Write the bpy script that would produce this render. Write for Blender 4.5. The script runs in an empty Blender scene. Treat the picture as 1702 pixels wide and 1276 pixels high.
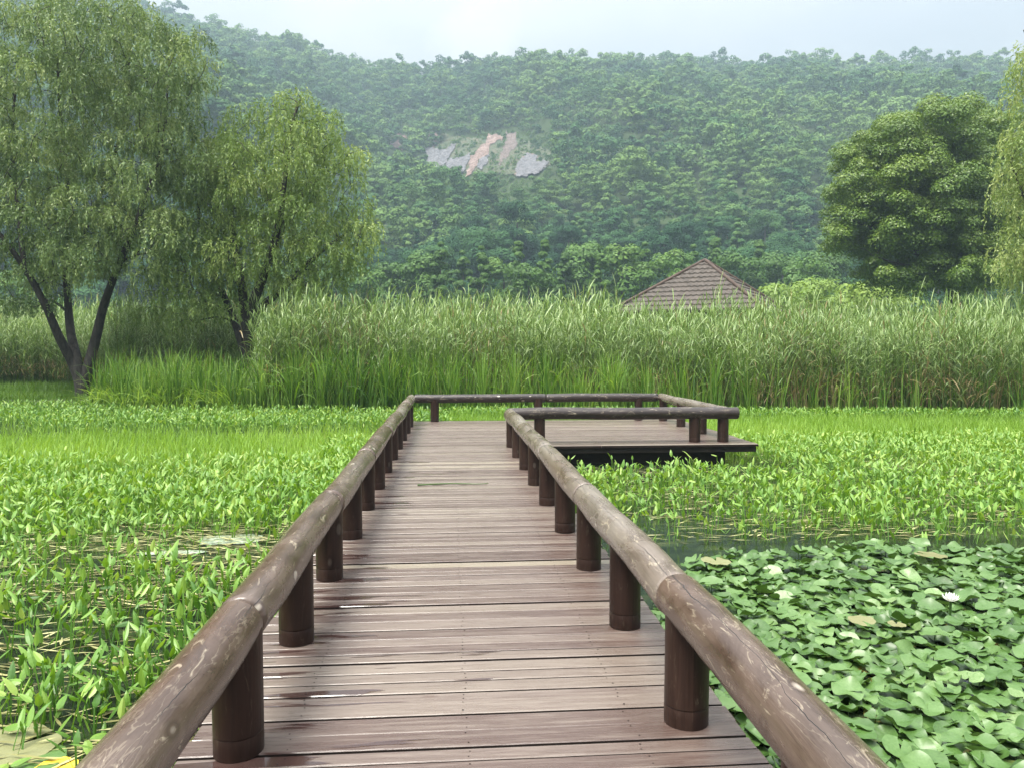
import bpy, bmesh, math, random
import numpy as np
from mathutils import Vector, noise as mnoise

rng = np.random.default_rng(7)
random.seed(7)
sc = bpy.context.scene
COL = sc.collection
R = math.radians
PI = math.pi

# ------------------------------------------------------------------ camera
CAM_Z = 1.5
FPX, CX, CY = 1278.0, 851.0, 638.0
YAW, PITCH = R(4.61), R(2.60)
f = np.array([math.sin(YAW) * math.cos(PITCH), math.cos(YAW) * math.cos(PITCH), -math.sin(PITCH)])
r = np.array([math.cos(YAW), -math.sin(YAW), 0.0])
u = np.cross(r, f)
CAM = np.array([0, 0, CAM_Z])
FH = np.array([math.sin(YAW), math.cos(YAW), 0.0])     # level forward

def ray(px, py):
    return f + r * (px - CX) / FPX + u * (CY - py) / FPX

def P(px, py, d):
    """point seen along pixel (px,py) of the survey photo, d metres out (level depth)"""
    q = ray(px, py)
    return CAM + q * (d / float(q @ FH))

def G(px, py, z):
    q = ray(px, py)
    return CAM + q * ((z - CAM_Z) / q[2])

def project(pts):
    v = np.asarray(pts) - CAM
    d = v @ f
    return CX + FPX * (v @ r) / d, CY - FPX * (v @ u) / d, d

cam_data = bpy.data.cameras.new("camera")
cam = bpy.data.objects.new("camera", cam_data)
COL.objects.link(cam)
cam.location = (0, 0, CAM_Z)
cam.rotation_euler = (PI / 2 - PITCH, 0, -YAW)
cam_data.sensor_fit = 'HORIZONTAL'
cam_data.sensor_width = 36.0
cam_data.lens = 36.0 * FPX / 1702.0
cam_data.clip_start = 0.05
cam_data.clip_end = 6000
sc.camera = cam

WATER_Z = -0.33

# ------------------------------------------------------------------ helpers: objects
def tag(o, label=None, cat=None, group=None, kind=None):
    if label: o["label"] = label
    if cat: o["category"] = cat
    if group: o["group"] = group
    if kind: o["kind"] = kind
    return o

def empty(name, loc, rz=0.0):
    o = bpy.data.objects.new(name, None)
    o.empty_display_size = 0.3
    COL.objects.link(o)
    o.location = [float(c) for c in loc]
    o.rotation_euler = (0, 0, rz)
    return o

def make_mesh(name, V, Q, tint=None, uv=None, smooth=False, mats=None, matidx=None):
    """V (n,3), Q (m,4) quads (or (m,3))"""
    V = np.ascontiguousarray(V, dtype=np.float32)
    Q = np.ascontiguousarray(Q, dtype=np.int32)
    k = Q.shape[1]
    me = bpy.data.meshes.new(name)
    me.vertices.add(len(V)); me.vertices.foreach_set("co", V.ravel())
    me.loops.add(Q.size); me.loops.foreach_set("vertex_index", Q.ravel())
    me.polygons.add(len(Q))
    me.polygons.foreach_set("loop_start", np.arange(0, Q.size, k, dtype=np.int32))
    if matidx is not None:
        me.polygons.foreach_set("material_index", np.asarray(matidx, dtype=np.int32))
    if tint is not None:
        a = me.attributes.new("tint", 'FLOAT', 'POINT')
        a.data.foreach_set("value", np.ascontiguousarray(tint, dtype=np.float32))
    if uv is not None:
        l = me.uv_layers.new(name="UVMap")
        l.data.foreach_set("uv", np.ascontiguousarray(uv[Q.ravel()], dtype=np.float32).ravel())
    for m in mats or []:
        me.materials.append(m)
    me.update(calc_edges=True)
    me.polygons.foreach_set("use_smooth", np.full(len(Q), bool(smooth)))
    return me

def link(name, me, parent=None, loc=None):
    o = bpy.data.objects.new(name, me)
    COL.objects.link(o)
    if parent is not None: o.parent = parent
    if loc is not None: o.location = [float(c) for c in loc]
    return o

class Geo:
    """collects quads with a per-vertex tint (and material slot)"""
    def __init__(s): s.V, s.Q, s.T, s.M, s.n = [], [], [], [], 0
    def add(s, V, Q, T, m=0):
        V = np.asarray(V, float).reshape(-1, 3); Q = np.asarray(Q, int)
        s.V.append(V); s.Q.append(Q + s.n); s.T.append(np.broadcast_to(np.asarray(T, float), (len(V),)).copy())
        s.M.append(np.full(len(Q), m, int)); s.n += len(V)
    def arrays(s):
        return np.concatenate(s.V), np.concatenate(s.Q), np.concatenate(s.T), np.concatenate(s.M)
    def build(s, name, mats, parent=None, smooth=False, loc=None):
        V, Q, T, M = s.arrays()
        if loc is not None: V = V - np.asarray(loc)
        me = make_mesh(name, V, Q, T, None, smooth, mats, M)
        return link(name, me, parent, loc)

def norm(v):
    return v / np.maximum(np.linalg.norm(v, axis=-1, keepdims=True), 1e-9)

def blades(p0, az, L, w, a0, bend, segs, prof, fold=0.0, roll=None, power=1.3):
    """n curved tapering ribbons. returns V,Q ; prof(t)-> relative half width"""
    n = len(p0)
    d = np.stack([np.cos(az), np.sin(az), np.zeros(n)], 1)
    side = np.stack([-np.sin(az), np.cos(az), np.zeros(n)], 1)
    pos = np.array(p0, float)
    pts = [pos.copy()]; angs = []
    for k in range(segs):
        a = a0 + bend * ((k + 0.5) / segs) ** power
        angs.append(a)
        pos = pos + (d * np.sin(a)[:, None] + np.array([0, 0, 1.0]) * np.cos(a)[:, None]) * (L / segs)[:, None]
        pts.append(pos.copy())
    ang0 = [angs[0]] + angs
    rows = []
    for k in range(segs + 1):
        a = ang0[k]
        nrm = d * np.cos(a)[:, None] - np.array([0, 0, 1.0]) * np.sin(a)[:, None]
        s_ = side
        if roll is not None:
            s_ = side * np.cos(roll)[:, None] + nrm * np.sin(roll)[:, None]
            nrm = nrm * np.cos(roll)[:, None] - side * np.sin(roll)[:, None]
        hw = (w * 0.5 * prof(k / segs))[:, None]
        if fold:
            rows.append(np.stack([pts[k] + s_ * hw + nrm * hw * fold, pts[k], pts[k] - s_ * hw + nrm * hw * fold], 1))
        else:
            rows.append(np.stack([pts[k] + s_ * hw, pts[k] - s_ * hw], 1))
    c = 3 if fold else 2
    V = np.stack(rows, 1).reshape(n, (segs + 1) * c, 3)
    q = []
    for k in range(segs):
        for j in range(c - 1):
            q.append([k * c + j, k * c + j + 1, (k + 1) * c + j + 1, (k + 1) * c + j])
    q = np.array(q)
    Q = (q[None] + (np.arange(n) * (segs + 1) * c)[:, None, None]).reshape(-1, 4)
    return V.reshape(-1, 3), Q, (segs + 1) * c

def kites(b, d, s, L, w, mid=0.42):
    """n single-quad pointed leaves"""
    n = len(b)
    L = np.broadcast_to(L, (n,))[:, None]; w = np.broadcast_to(w, (n,))[:, None]
    V = np.stack([b, b + d * L * mid + s * w / 2, b + d * L, b + d * L * mid - s * w / 2], 1).reshape(-1, 3)
    return V, np.arange(4 * n).reshape(n, 4)

def rand_unit(n):
    v = rng.normal(size=(n, 3)); return norm(v)

def tube_path(pts, rad, sides=7):
    pts = np.asarray(pts, float); n = len(pts)
    rad = np.broadcast_to(rad, (n,))
    tang = np.gradient(pts, axis=0); tang = norm(tang)
    ref = np.array([0.31, 0.95, 0.05])
    V = []
    for i in range(n):
        a = ref - tang[i] * (ref @ tang[i]); a /= max(np.linalg.norm(a), 1e-6)
        b = np.cross(tang[i], a)
        th = np.linspace(0, 2 * PI, sides, endpoint=False)
        V.append(pts[i] + rad[i] * (np.cos(th)[:, None] * a + np.sin(th)[:, None] * b))
    V = np.concatenate(V)
    Q = []
    for i in range(n - 1):
        for j in range(sides):
            k = (j + 1) % sides
            Q.append([i * sides + j, i * sides + k, (i + 1) * sides + k, (i + 1) * sides + j])
    return V, np.array(Q)

def spline(pts, n):
    """Catmull-Rom through pts"""
    pts = np.asarray(pts, float)
    p = np.vstack([2 * pts[0] - pts[1], pts, 2 * pts[-1] - pts[-2]])
    out = []
    m = len(pts) - 1
    for t in np.linspace(0, m - 1e-6, n):
        i = int(t); s = t - i
        a, b, c, d = p[i], p[i + 1], p[i + 2], p[i + 3]
        out.append(0.5 * ((2 * b) + (-a + c) * s + (2 * a - 5 * b + 4 * c - d) * s * s + (-a + 3 * b - 3 * c + d) * s ** 3))
    return np.array(out)

def scatter_merge(variants, pos, rz, scale, add_tint=None, lean=None):
    """variants: list of (V,Q,T); copies merged into arrays"""
    n = len(pos)
    pick = rng.integers(0, len(variants), n)
    Vs, Qs, Ts, off = [], [], [], 0
    for v, (V, Q, T) in enumerate(variants):
        idx = np.where(pick == v)[0]
        if not len(idx): continue
        c, s = np.cos(rz[idx]), np.sin(rz[idx])
        S = scale[idx]
        W = np.empty((len(idx), len(V), 3))
        W[:, :, 0] = (V[None, :, 0] * c[:, None] - V[None, :, 1] * s[:, None]) * S[:, None]
        W[:, :, 1] = (V[None, :, 0] * s[:, None] + V[None, :, 1] * c[:, None]) * S[:, None]
        W[:, :, 2] = V[None, :, 2] * S[:, None]
        if lean is not None:
            W[:, :, 0] += lean[idx, 0][:, None] * W[:, :, 2]
            W[:, :, 1] += lean[idx, 1][:, None] * W[:, :, 2]
        W += pos[idx][:, None, :]
        TT = np.repeat(T[None], len(idx), 0)
        if add_tint is not None: TT = TT + add_tint[idx][:, None]
        Vs.append(W.reshape(-1, 3)); Ts.append(TT.ravel())
        Qs.append((Q[None] + (np.arange(len(idx)) * len(V))[:, None, None]).reshape(-1, Q.shape[1]) + off)
        off += len(idx) * len(V)
    return np.concatenate(Vs), np.concatenate(Qs), np.concatenate(Ts)

def vnoise(x, y, s=1.0, seed=0.0):
    x = np.atleast_1d(x); y = np.atleast_1d(y)
    return np.array([mnoise.noise(Vector((a * s + seed, b * s - seed * 0.7, seed * 0.37))) for a, b in zip(x, y)])

# ------------------------------------------------------------------ helpers: materials
def new_mat(name):
    m = bpy.data.materials.new(name); m.use_nodes = True
    nt = m.node_tree; nt.nodes.clear()
    out = nt.nodes.new("ShaderNodeOutputMaterial")
    return m, nt, out

def N(nt, t, **kw):
    n = nt.nodes.new(t)
    for k, v in kw.items():
        if k in n.inputs: n.inputs[k].default_value = v
        else: setattr(n, k, v)
    return n

def ramp(nt, stops, fac=None, interp='LINEAR'):
    n = nt.nodes.new("ShaderNodeValToRGB")
    n.color_ramp.interpolation = interp
    e = n.color_ramp.elements
    while len(e) > 1: e.remove(e[-1])
    e[0].position = stops[0][0]; c = stops[0][1]; e[0].color = (*c, 1) if len(c) == 3 else c
    for p, c in stops[1:]:
        x = e.new(p); x.color = (*c, 1)
    if fac is not None: nt.links.new(fac, n.inputs[0])
    return n

def math_n(nt, op, a, b=None, c=None, clamp=False):
    n = nt.nodes.new("ShaderNodeMath"); n.operation = op; n.use_clamp = clamp
    for i, v in enumerate((a, b, c)):
        if v is None: continue
        if isinstance(v, (int, float)): n.inputs[i].default_value = v
        else: nt.links.new(v, n.inputs[i])
    return n.outputs[0]

def mixc(nt, fac, a, b):
    n = nt.nodes.new("ShaderNodeMix"); n.data_type = 'RGBA'
    for i, v in ((0, fac), (6, a), (7, b)):
        if isinstance(v, (int, float)): n.inputs[i].default_value = v
        elif isinstance(v, tuple): n.inputs[i].default_value = (*v, 1)
        else: nt.links.new(v, n.inputs[i])
    return n.outputs[2]

def noise_n(nt, vec, scale, detail=4, rough=0.55, dist=0.0):
    n = N(nt, "ShaderNodeTexNoise", Scale=scale, Detail=detail, Roughness=rough, Distortion=dist)
    if vec is not None: nt.links.new(vec, n.inputs["Vector"])
    return n.outputs[0]

def mapping(nt, vec, scale=(1, 1, 1), loc=(0, 0, 0)):
    n = nt.nodes.new("ShaderNodeMapping")
    n.inputs["Scale"].default_value = scale; n.inputs["Location"].default_value = loc
    nt.links.new(vec, n.inputs["Vector"])
    return n.outputs[0]

def leaf_mat(name, stops, rough=0.5, spec=0.35, transl=0.3, objvar=0.25, vein=False, tint_noise=0.0, under=None):
    m, nt, out = new_mat(name)
    at = N(nt, "ShaderNodeAttribute"); at.attribute_name = "tint"
    oi = nt.nodes.new("ShaderNodeObjectInfo")
    v = math_n(nt, 'MULTIPLY_ADD', oi.outputs["Random"], objvar, -objvar / 2)
    t = math_n(nt, 'ADD', at.outputs["Fac"], v, clamp=True)
    if tint_noise:
        tc = nt.nodes.new("ShaderNodeTexCoord")
        nz = noise_n(nt, tc.outputs["Object"], tint_noise, 3)
        t = math_n(nt, 'ADD', t, math_n(nt, 'MULTIPLY_ADD', nz, 0.5, -0.25), clamp=True)  # noise mottles the leaf colour at random
    cr = ramp(nt, stops, t)
    b = N(nt, "ShaderNodeBsdfPrincipled", Roughness=rough)
    b.inputs["Specular IOR Level"].default_value = spec
    if under:      # the leaf's underside has a colour of its own
        geo = nt.nodes.new("ShaderNodeNewGeometry")
        nt.links.new(mixc(nt, geo.outputs["Backfacing"], cr.outputs[0], under), b.inputs["Base Color"])
    else:
        nt.links.new(cr.outputs[0], b.inputs["Base Color"])
    tr = nt.nodes.new("ShaderNodeBsdfTranslucent")
    hs = N(nt, "ShaderNodeHueSaturation", Hue=0.485, Saturation=1.15, Value=1.25)
    nt.links.new(cr.outputs[0], hs.inputs["Color"]); nt.links.new(hs.outputs[0], tr.inputs[0])
    mx = N(nt, "ShaderNodeMixShader"); mx.inputs[0].default_value = transl
    nt.links.new(b.outputs[0], mx.inputs[1]); nt.links.new(tr.outputs[0], mx.inputs[2])
    nt.links.new(mx.outputs[0], out.inputs[0])
    return m

def bark_mat(name, c1, c2, scale=6):
    m, nt, out = new_mat(name)
    tc = nt.nodes.new("ShaderNodeTexCoord")
    mp = mapping(nt, tc.outputs["Object"], (scale, scale, scale * 0.25))
    nz = noise_n(nt, mp, 1.5, 6, 0.65, 0.4)
    cr = ramp(nt, [(0.35, c1), (0.65, c2)], nz)
    b = N(nt, "ShaderNodeBsdfPrincipled", Roughness=0.85)
    nt.links.new(cr.outputs[0], b.inputs["Base Color"])
    bp = N(nt, "ShaderNodeBump", Strength=0.7, Distance=0.03)
    nt.links.new(nz, bp.inputs["Height"]); nt.links.new(bp.outputs[0], b.inputs["Normal"])
    nt.links.new(b.outputs[0], out.inputs[0])
    return m

M = {}
STRAW = (0.34, 0.27, 0.12)
M['reed'] = leaf_mat("reed_leaf", [(0.0, (0.36, 0.28, 0.14)), (0.13, (0.27, 0.22, 0.10)), (0.2, (0.06, 0.115, 0.03)), (0.5, (0.155, 0.25, 0.065)), (0.8, (0.26, 0.37, 0.12)), (1.0, (0.44, 0.52, 0.27))], 0.40, 0.5, 0.3)
M['sedge'] = leaf_mat("sedge_leaf", [(0.0, (0.42, 0.40, 0.17)), (0.08, (0.28, 0.33, 0.10)), (0.14, (0.04, 0.11, 0.015)), (0.55, (0.13, 0.255, 0.04)), (1.0, (0.31, 0.45, 0.10))], 0.45, 0.4, 0.4)
M['pickerel'] = leaf_mat("pickerelweed_leaf", [(0.0, (0.04, 0.10, 0.02)), (0.35, (0.085, 0.20, 0.032)), (0.6, (0.145, 0.285, 0.045)), (0.85, (0.22, 0.37, 0.065)), (1.0, (0.32, 0.44, 0.10))], 0.42, 0.45, 0.32, 0.5)
M['fine'] = leaf_mat("fine_grass", [(0.0, (0.13, 0.25, 0.035)), (0.5, (0.24, 0.41, 0.065)), (1.0, (0.37, 0.52, 0.11))], 0.5, 0.3, 0.4)
M['bankgrass'] = leaf_mat("bank_grass", [(0.0, (0.05, 0.11, 0.012)), (0.6, (0.10, 0.20, 0.025)), (1.0, (0.20, 0.28, 0.06))], 0.5, 0.3, 0.35)
M['pad'] = leaf_mat("lily_pad", [(0.0, (0.22, 0.18, 0.04)), (0.08, (0.11, 0.14, 0.03)), (0.16, (0.03, 0.075, 0.012)), (0.5, (0.075, 0.155, 0.034)), (0.85, (0.135, 0.23, 0.07)), (1.0, (0.22, 0.31, 0.13))], 0.42, 0.6, 0.16, 0.5, tint_noise=7.0, under=(0.055, 0.115, 0.014))
M['yellowpad'] = leaf_mat("yellowed_pad", [(0.0, (0.62, 0.36, 0.02)), (0.5, (0.75, 0.50, 0.03)), (1.0, (0.80, 0.62, 0.10))], 0.4, 0.4, 0.2, 0.2, tint_noise=20.0)
M['palepad'] = leaf_mat("faded_pad", [(0.0, (0.16, 0.15, 0.06)), (1.0, (0.29, 0.30, 0.15))], 0.4, 0.4, 0.2, 0.3, tint_noise=14.0)
M['straw'] = leaf_mat("dead_straw", [(0.0, (0.09, 0.08, 0.03)), (0.5, (0.28, 0.27, 0.10)), (1.0, (0.52, 0.50, 0.26))], 0.5, 0.4, 0.1)
M['willow'] = leaf_mat("willow_leaf", [(0.0, (0.05, 0.095, 0.028)), (0.4, (0.12, 0.19, 0.06)), (0.7, (0.22, 0.30, 0.10)), (1.0, (0.38, 0.44, 0.18))], 0.48, 0.4, 0.3)
M['willow_light'] = leaf_mat("light_willow_leaf", [(0.0, (0.085, 0.14, 0.03)), (0.4, (0.175, 0.265, 0.065)), (0.7, (0.29, 0.37, 0.11)), (1.0, (0.44, 0.49, 0.19))], 0.48, 0.4, 0.32)
M['camphor'] = leaf_mat("camphor_leaf", [(0.0, (0.032, 0.078, 0.010)), (0.5, (0.108, 0.185, 0.022)), (1.0, (0.27, 0.345, 0.05))], 0.42, 0.4, 0.22)
M['forest'] = leaf_mat("forest_leaf", [(0.0, (0.012, 0.042, 0.018)), (0.35, (0.030, 0.086, 0.032)), (0.65, (0.056, 0.130, 0.042)), (1.0, (0.13, 0.215, 0.06))], 0.7, 0.1, 0.10, 0.75)
M['dawn'] = leaf_mat("dark_tree_leaf", [(0.0, (0.022, 0.060, 0.010)), (0.5, (0.070, 0.150, 0.022)), (1.0, (0.19, 0.29, 0.045))], 0.55, 0.25, 0.2, 0.25)
M['lime'] = leaf_mat("lime_leaf", [(0.0, (0.11, 0.19, 0.03)), (0.5, (0.21, 0.31, 0.06)), (1.0, (0.32, 0.40, 0.10))], 0.55, 0.25, 0.3, 0.3)
M['petal'] = leaf_mat("white_petal", [(0.0, (0.75, 0.74, 0.70)), (1.0, (0.82, 0.81, 0.80))], 0.45, 0.3, 0.3)
M['stamen'] = leaf_mat("yellow_stamen", [(0.0, (0.7, 0.45, 0.03)), (1.0, (0.8, 0.6, 0.05))], 0.6, 0.2, 0.1)
M['bark_dark'] = bark_mat("dark_bark", (0.012, 0.010, 0.008), (0.05, 0.042, 0.034))
M['bark'] = bark_mat("bark", (0.03, 0.024, 0.018), (0.09, 0.075, 0.06))

def simple(name, col, rough=0.7, spec=0.4, var=0.3, scale=8.0, bump=0.0):
    m, nt, out = new_mat(name)
    tc = nt.nodes.new("ShaderNodeTexCoord")
    nz = noise_n(nt, tc.outputs["Object"], scale, 5, 0.6)
    lo = tuple(c * (1 - var) for c in col); hi = tuple(min(1, c * (1 + var)) for c in col)
    cr = ramp(nt, [(0.3, lo), (0.7, hi)], nz)
    b = N(nt, "ShaderNodeBsdfPrincipled", Roughness=rough)
    b.inputs["Specular IOR Level"].default_value = spec
    nt.links.new(cr.outputs[0], b.inputs["Base Color"])
    if bump:
        bp = N(nt, "ShaderNodeBump", Strength=bump, Distance=0.02)
        nt.links.new(nz, bp.inputs["Height"]); nt.links.new(bp.outputs[0], b.inputs["Normal"])
    nt.links.new(b.outputs[0], out.inputs[0])
    return m

# deck boards: wet, worn reddish-brown stain; grain runs along x
def deck_mat():
    m, nt, out = new_mat("deck_boards")
    tc = nt.nodes.new("ShaderNodeTexCoord")
    at = N(nt, "ShaderNodeAttribute"); at.attribute_name = "tint"
    cmb = nt.nodes.new("ShaderNodeCombineXYZ")
    nt.links.new(math_n(nt, 'MULTIPLY', at.outputs["Fac"], 37.0), cmb.inputs[0])
    nt.links.new(math_n(nt, 'MULTIPLY', at.outputs["Fac"], 91.0), cmb.inputs[2])
    va = nt.nodes.new("ShaderNodeVectorMath"); va.operation = 'ADD'
    nt.links.new(tc.outputs["Object"], va.inputs[0]); nt.links.new(cmb.outputs[0], va.inputs[1])
    v = va.outputs[0]
    grain = noise_n(nt, mapping(nt, v, (5, 110, 1)), 1.0, 6, 0.7, 0.4)
    streak = noise_n(nt, mapping(nt, v, (3.2, 42, 1)), 1.0, 6, 0.65, 0.3)
    worn = noise_n(nt, mapping(nt, v, (0.9, 5, 1)), 1.3, 4, 0.6, 0.3)
    board = ramp(nt, [(0.0, (0.072, 0.044, 0.036)), (0.3, (0.104, 0.072, 0.060)), (0.6, (0.138, 0.104, 0.087)), (0.85, (0.178, 0.143, 0.116)), (1.0, (0.235, 0.198, 0.148))], at.outputs["Fac"])
    c = mixc(nt, math_n(nt, 'MULTIPLY', ramp(nt, [(0.45, (0, 0, 0)), (0.72, (1, 1, 1))], streak).outputs[0], 0.30), board.outputs[0], (0.36, 0.31, 0.26))
    c = mixc(nt, math_n(nt, 'MULTIPLY', ramp(nt, [(0.5, (0, 0, 0)), (0.75, (1, 1, 1))], grain).outputs[0], 0.42), c, (0.07, 0.036, 0.03))
    c = mixc(nt, math_n(nt, 'MULTIPLY', ramp(nt, [(0.5, (0, 0, 0)), (0.8, (1, 1, 1))], worn).outputs[0], 0.30), c, (0.085, 0.056, 0.049))
    # knots
    vo = N(nt, "ShaderNodeTexVoronoi", Scale=1.0); vo.feature = 'F1'
    nt.links.new(mapping(nt, v, (2.3, 8.5, 1)), vo.inputs["Vector"])
    kn = ramp(nt, [(0.05, (1, 1, 1)), (0.13, (0, 0, 0))], vo.outputs["Distance"])
    c = mixc(nt, math_n(nt, 'MULTIPLY', kn.outputs[0], 0.6), c, (0.07, 0.035, 0.025))
    # standing water film, in long tongues along the boards
    geo = nt.nodes.new("ShaderNodeTexCoord")
    wet = noise_n(nt, mapping(nt, geo.outputs["Object"], (1.15, 9.5, 1), (3.1, 0, 0)), 1.0, 3, 0.5, 0.2)
    sepx = nt.nodes.new("ShaderNodeSeparateXYZ"); nt.links.new(geo.outputs["Object"], sepx.inputs[0])
    edge = N(nt, "ShaderNodeMapRange"); edge.inputs[1].default_value = 0.9; edge.inputs[2].default_value = -0.75
    edge.inputs[3].default_value = -0.15; edge.inputs[4].default_value = 0.04
    nt.links.new(sepx.outputs[0], edge.inputs[0])
    wetv = math_n(nt, 'ADD', wet, edge.outputs[0])
    wm = ramp(nt, [(0.60, (0, 0, 0)), (0.63, (1, 1, 1))], wetv).outputs[0]
    c = mixc(nt, math_n(nt, 'MULTIPLY', wm, 0.85), c, (0.040, 0.019, 0.017))
    b = N(nt, "ShaderNodeBsdfPrincipled")
    b.inputs["Specular IOR Level"].default_value = 0.6
    nt.links.new(c, b.inputs["Base Color"])
    rr = math_n(nt, 'MULTIPLY_ADD', streak, 0.42, 0.10)
    nt.links.new(math_n(nt, 'MULTIPLY', rr, math_n(nt, 'MULTIPLY_ADD', wm, -0.72, 1.0)), b.inputs["Roughness"])
    bp = N(nt, "ShaderNodeBump", Strength=0.5, Distance=0.004)
    h = math_n(nt, 'MULTIPLY', math_n(nt, 'ADD', grain, streak), math_n(nt, 'MULTIPLY_ADD', wm, -0.97, 1.0))
    nt.links.new(h, bp.inputs["Height"]); nt.links.new(bp.outputs[0], b.inputs["Normal"])
    nt.links.new(b.outputs[0], out.inputs[0])
    return m

def log_mat(name, base, grey, pale_amt=1.0, rough=0.36, grain_strength=0.5, crack=True, greymix=0.5, spec=0.5):
    """peeled log: paint worn off in patches, insect tracks, drying cracks. UV = metres along, metres round"""
    m, nt, out = new_mat(name)
    uvn = nt.nodes.new("ShaderNodeUVMap"); uvn.uv_map = "UVMap"
    oi = nt.nodes.new("ShaderNodeObjectInfo")
    cmb = nt.nodes.new("ShaderNodeCombineXYZ")
    nt.links.new(math_n(nt, 'MULTIPLY', oi.outputs["Random"], 53.0), cmb.inputs[0])
    nt.links.new(math_n(nt, 'MULTIPLY', oi.outputs["Random"], 17.0), cmb.inputs[2])
    va = nt.nodes.new("ShaderNodeVectorMath"); va.operation = 'ADD'
    nt.links.new(uvn.outputs[0], va.inputs[0]); nt.links.new(cmb.outputs[0], va.inputs[1])
    v = va.outputs[0]
    patch = noise_n(nt, mapping(nt, v, (2.4, 7, 1)), 1.0, 6, 0.62, 0.5)
    grain = noise_n(nt, mapping(nt, v, (2.5, 70, 1)), 1.0, 5, 0.65, 0.6)
    big = noise_n(nt, mapping(nt, v, (0.55, 2.0, 1)), 1.0, 3, 0.5)
    dark = tuple(c * 0.55 for c in base)
    c = ramp(nt, [(0.3, dark), (0.52, base), (0.72, tuple(min(1, x * 1.35) for x in base))], patch).outputs[0]
    gm = ramp(nt, [(0.42, (0, 0, 0)), (0.66, (1, 1, 1))], math_n(nt, 'MULTIPLY_ADD', patch, 0.4, math_n(nt, 'MULTIPLY', big, 0.62))).outputs[0]
    c = mixc(nt, math_n(nt, 'MULTIPLY', gm, greymix), c, grey)
    c = mixc(nt, math_n(nt, 'MULTIPLY', ramp(nt, [(0.5, (0, 0, 0)), (0.75, (1, 1, 1))], grain).outputs[0], grain_strength), c, tuple(x * 0.5 for x in base))
    # insect tracks and scuffs: thin contour lines of a wavy noise, only in places
    tr = noise_n(nt, mapping(nt, v, (5.5, 26, 1)), 1.0, 3, 0.55, 0.35)
    ln = math_n(nt, 'ABSOLUTE', math_n(nt, 'SUBTRACT', tr, 0.52))
    line = ramp(nt, [(0.006, (1, 1, 1)), (0.022, (0, 0, 0))], ln).outputs[0]
    where = ramp(nt, [(0.52, (0, 0, 0)), (0.62, (1, 1, 1))], noise_n(nt, mapping(nt, v, (2.1, 6, 1), (7, 3, 0)), 1.0, 3)).outputs[0]
    scuff = ramp(nt, [(0.58, (0, 0, 0)), (0.70, (1, 1, 1))], noise_n(nt, mapping(nt, v, (7, 26, 1), (1, 9, 0)), 1.0, 5, 0.7, 1.0)).outputs[0]
    pal = math_n(nt, 'MULTIPLY', math_n(nt, 'MAXIMUM', math_n(nt, 'MULTIPLY', math_n(nt, 'MULTIPLY', line, where), 0.28), math_n(nt, 'MULTIPLY', scuff, 0.9)), pale_amt, clamp=True)
    c = mixc(nt, math_n(nt, 'MULTIPLY', pal, 0.75), c, (0.48, 0.41, 0.30))
    # pale lopped knots
    vo = N(nt, "ShaderNodeTexVoronoi", Scale=1.0); vo.feature = 'F1'
    nt.links.new(mapping(nt, v, (3.0, 5.5, 1), (4, 4, 0)), vo.inputs["Vector"])
    kn = ramp(nt, [(0.085, (1, 1, 1)), (0.125, (0, 0, 0))], vo.outputs["Distance"]).outputs[0]
    kring = ramp(nt, [(0.11, (0, 0, 0)), (0.145, (1, 1, 1)), (0.19, (0, 0, 0))], vo.outputs["Distance"]).outputs[0]
    c = mixc(nt, math_n(nt, 'MULTIPLY', kring, 0.5), c, tuple(x * 0.35 for x in base))
    c = mixc(nt, math_n(nt, 'MULTIPLY', kn, 0.7 * min(1.0, pale_amt)), c, (0.55, 0.50, 0.42))
    hgt = math_n(nt, 'MULTIPLY_ADD', grain, 0.5, math_n(nt, 'MULTIPLY', patch, 0.8))
    if crack:
        cn = noise_n(nt, mapping(nt, v, (1.6, 0.0, 1)), 1.0, 4, 0.6)
        sp = nt.nodes.new("ShaderNodeSeparateXYZ"); nt.links.new(uvn.outputs[0], sp.inputs[0])
        cr_all = None
        for v0, amp, seed in ((0.235, 0.10, 2.0), (0.33, 0.08, 11.0)):
            wob = noise_n(nt, mapping(nt, v, (1.7, 0.0, 1), (seed, 0, 0)), 1.0, 5, 0.6)
            dist = math_n(nt, 'ABSOLUTE', math_n(nt, 'SUBTRACT', sp.outputs[1], math_n(nt, 'MULTIPLY_ADD', wob, amp, v0 - amp / 2)))
            wd = ramp(nt, [(0.44, (0, 0, 0)), (0.62, (1, 1, 1))], noise_n(nt, mapping(nt, v, (1.1, 0, 1), (seed * 3, 0, 0)), 1.0, 2)).outputs[0]
            cc = math_n(nt, 'LESS_THAN', dist, math_n(nt, 'MULTIPLY', wd, 0.0022))
            cr_all = cc if cr_all is None else math_n(nt, 'MAXIMUM', cr_all, cc)
        c = mixc(nt, cr_all, c, (0.008, 0.006, 0.005))
        hgt = math_n(nt, 'SUBTRACT', hgt, math_n(nt, 'MULTIPLY', cr_all, 2.0))
    b = N(nt, "ShaderNodeBsdfPrincipled")
    b.inputs["Specular IOR Level"].default_value = spec
    nt.links.new(c, b.inputs["Base Color"])
    nt.links.new(math_n(nt, 'MULTIPLY_ADD', patch, 0.35, rough - 0.17), b.inputs["Roughness"])
    bp = N(nt, "ShaderNodeBump", Strength=0.45, Distance=0.006)
    nt.links.new(hgt, bp.inputs["Height"]); nt.links.new(bp.outputs[0], b.inputs["Normal"])
    nt.links.new(b.outputs[0], out.inputs[0])
    return m

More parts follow.
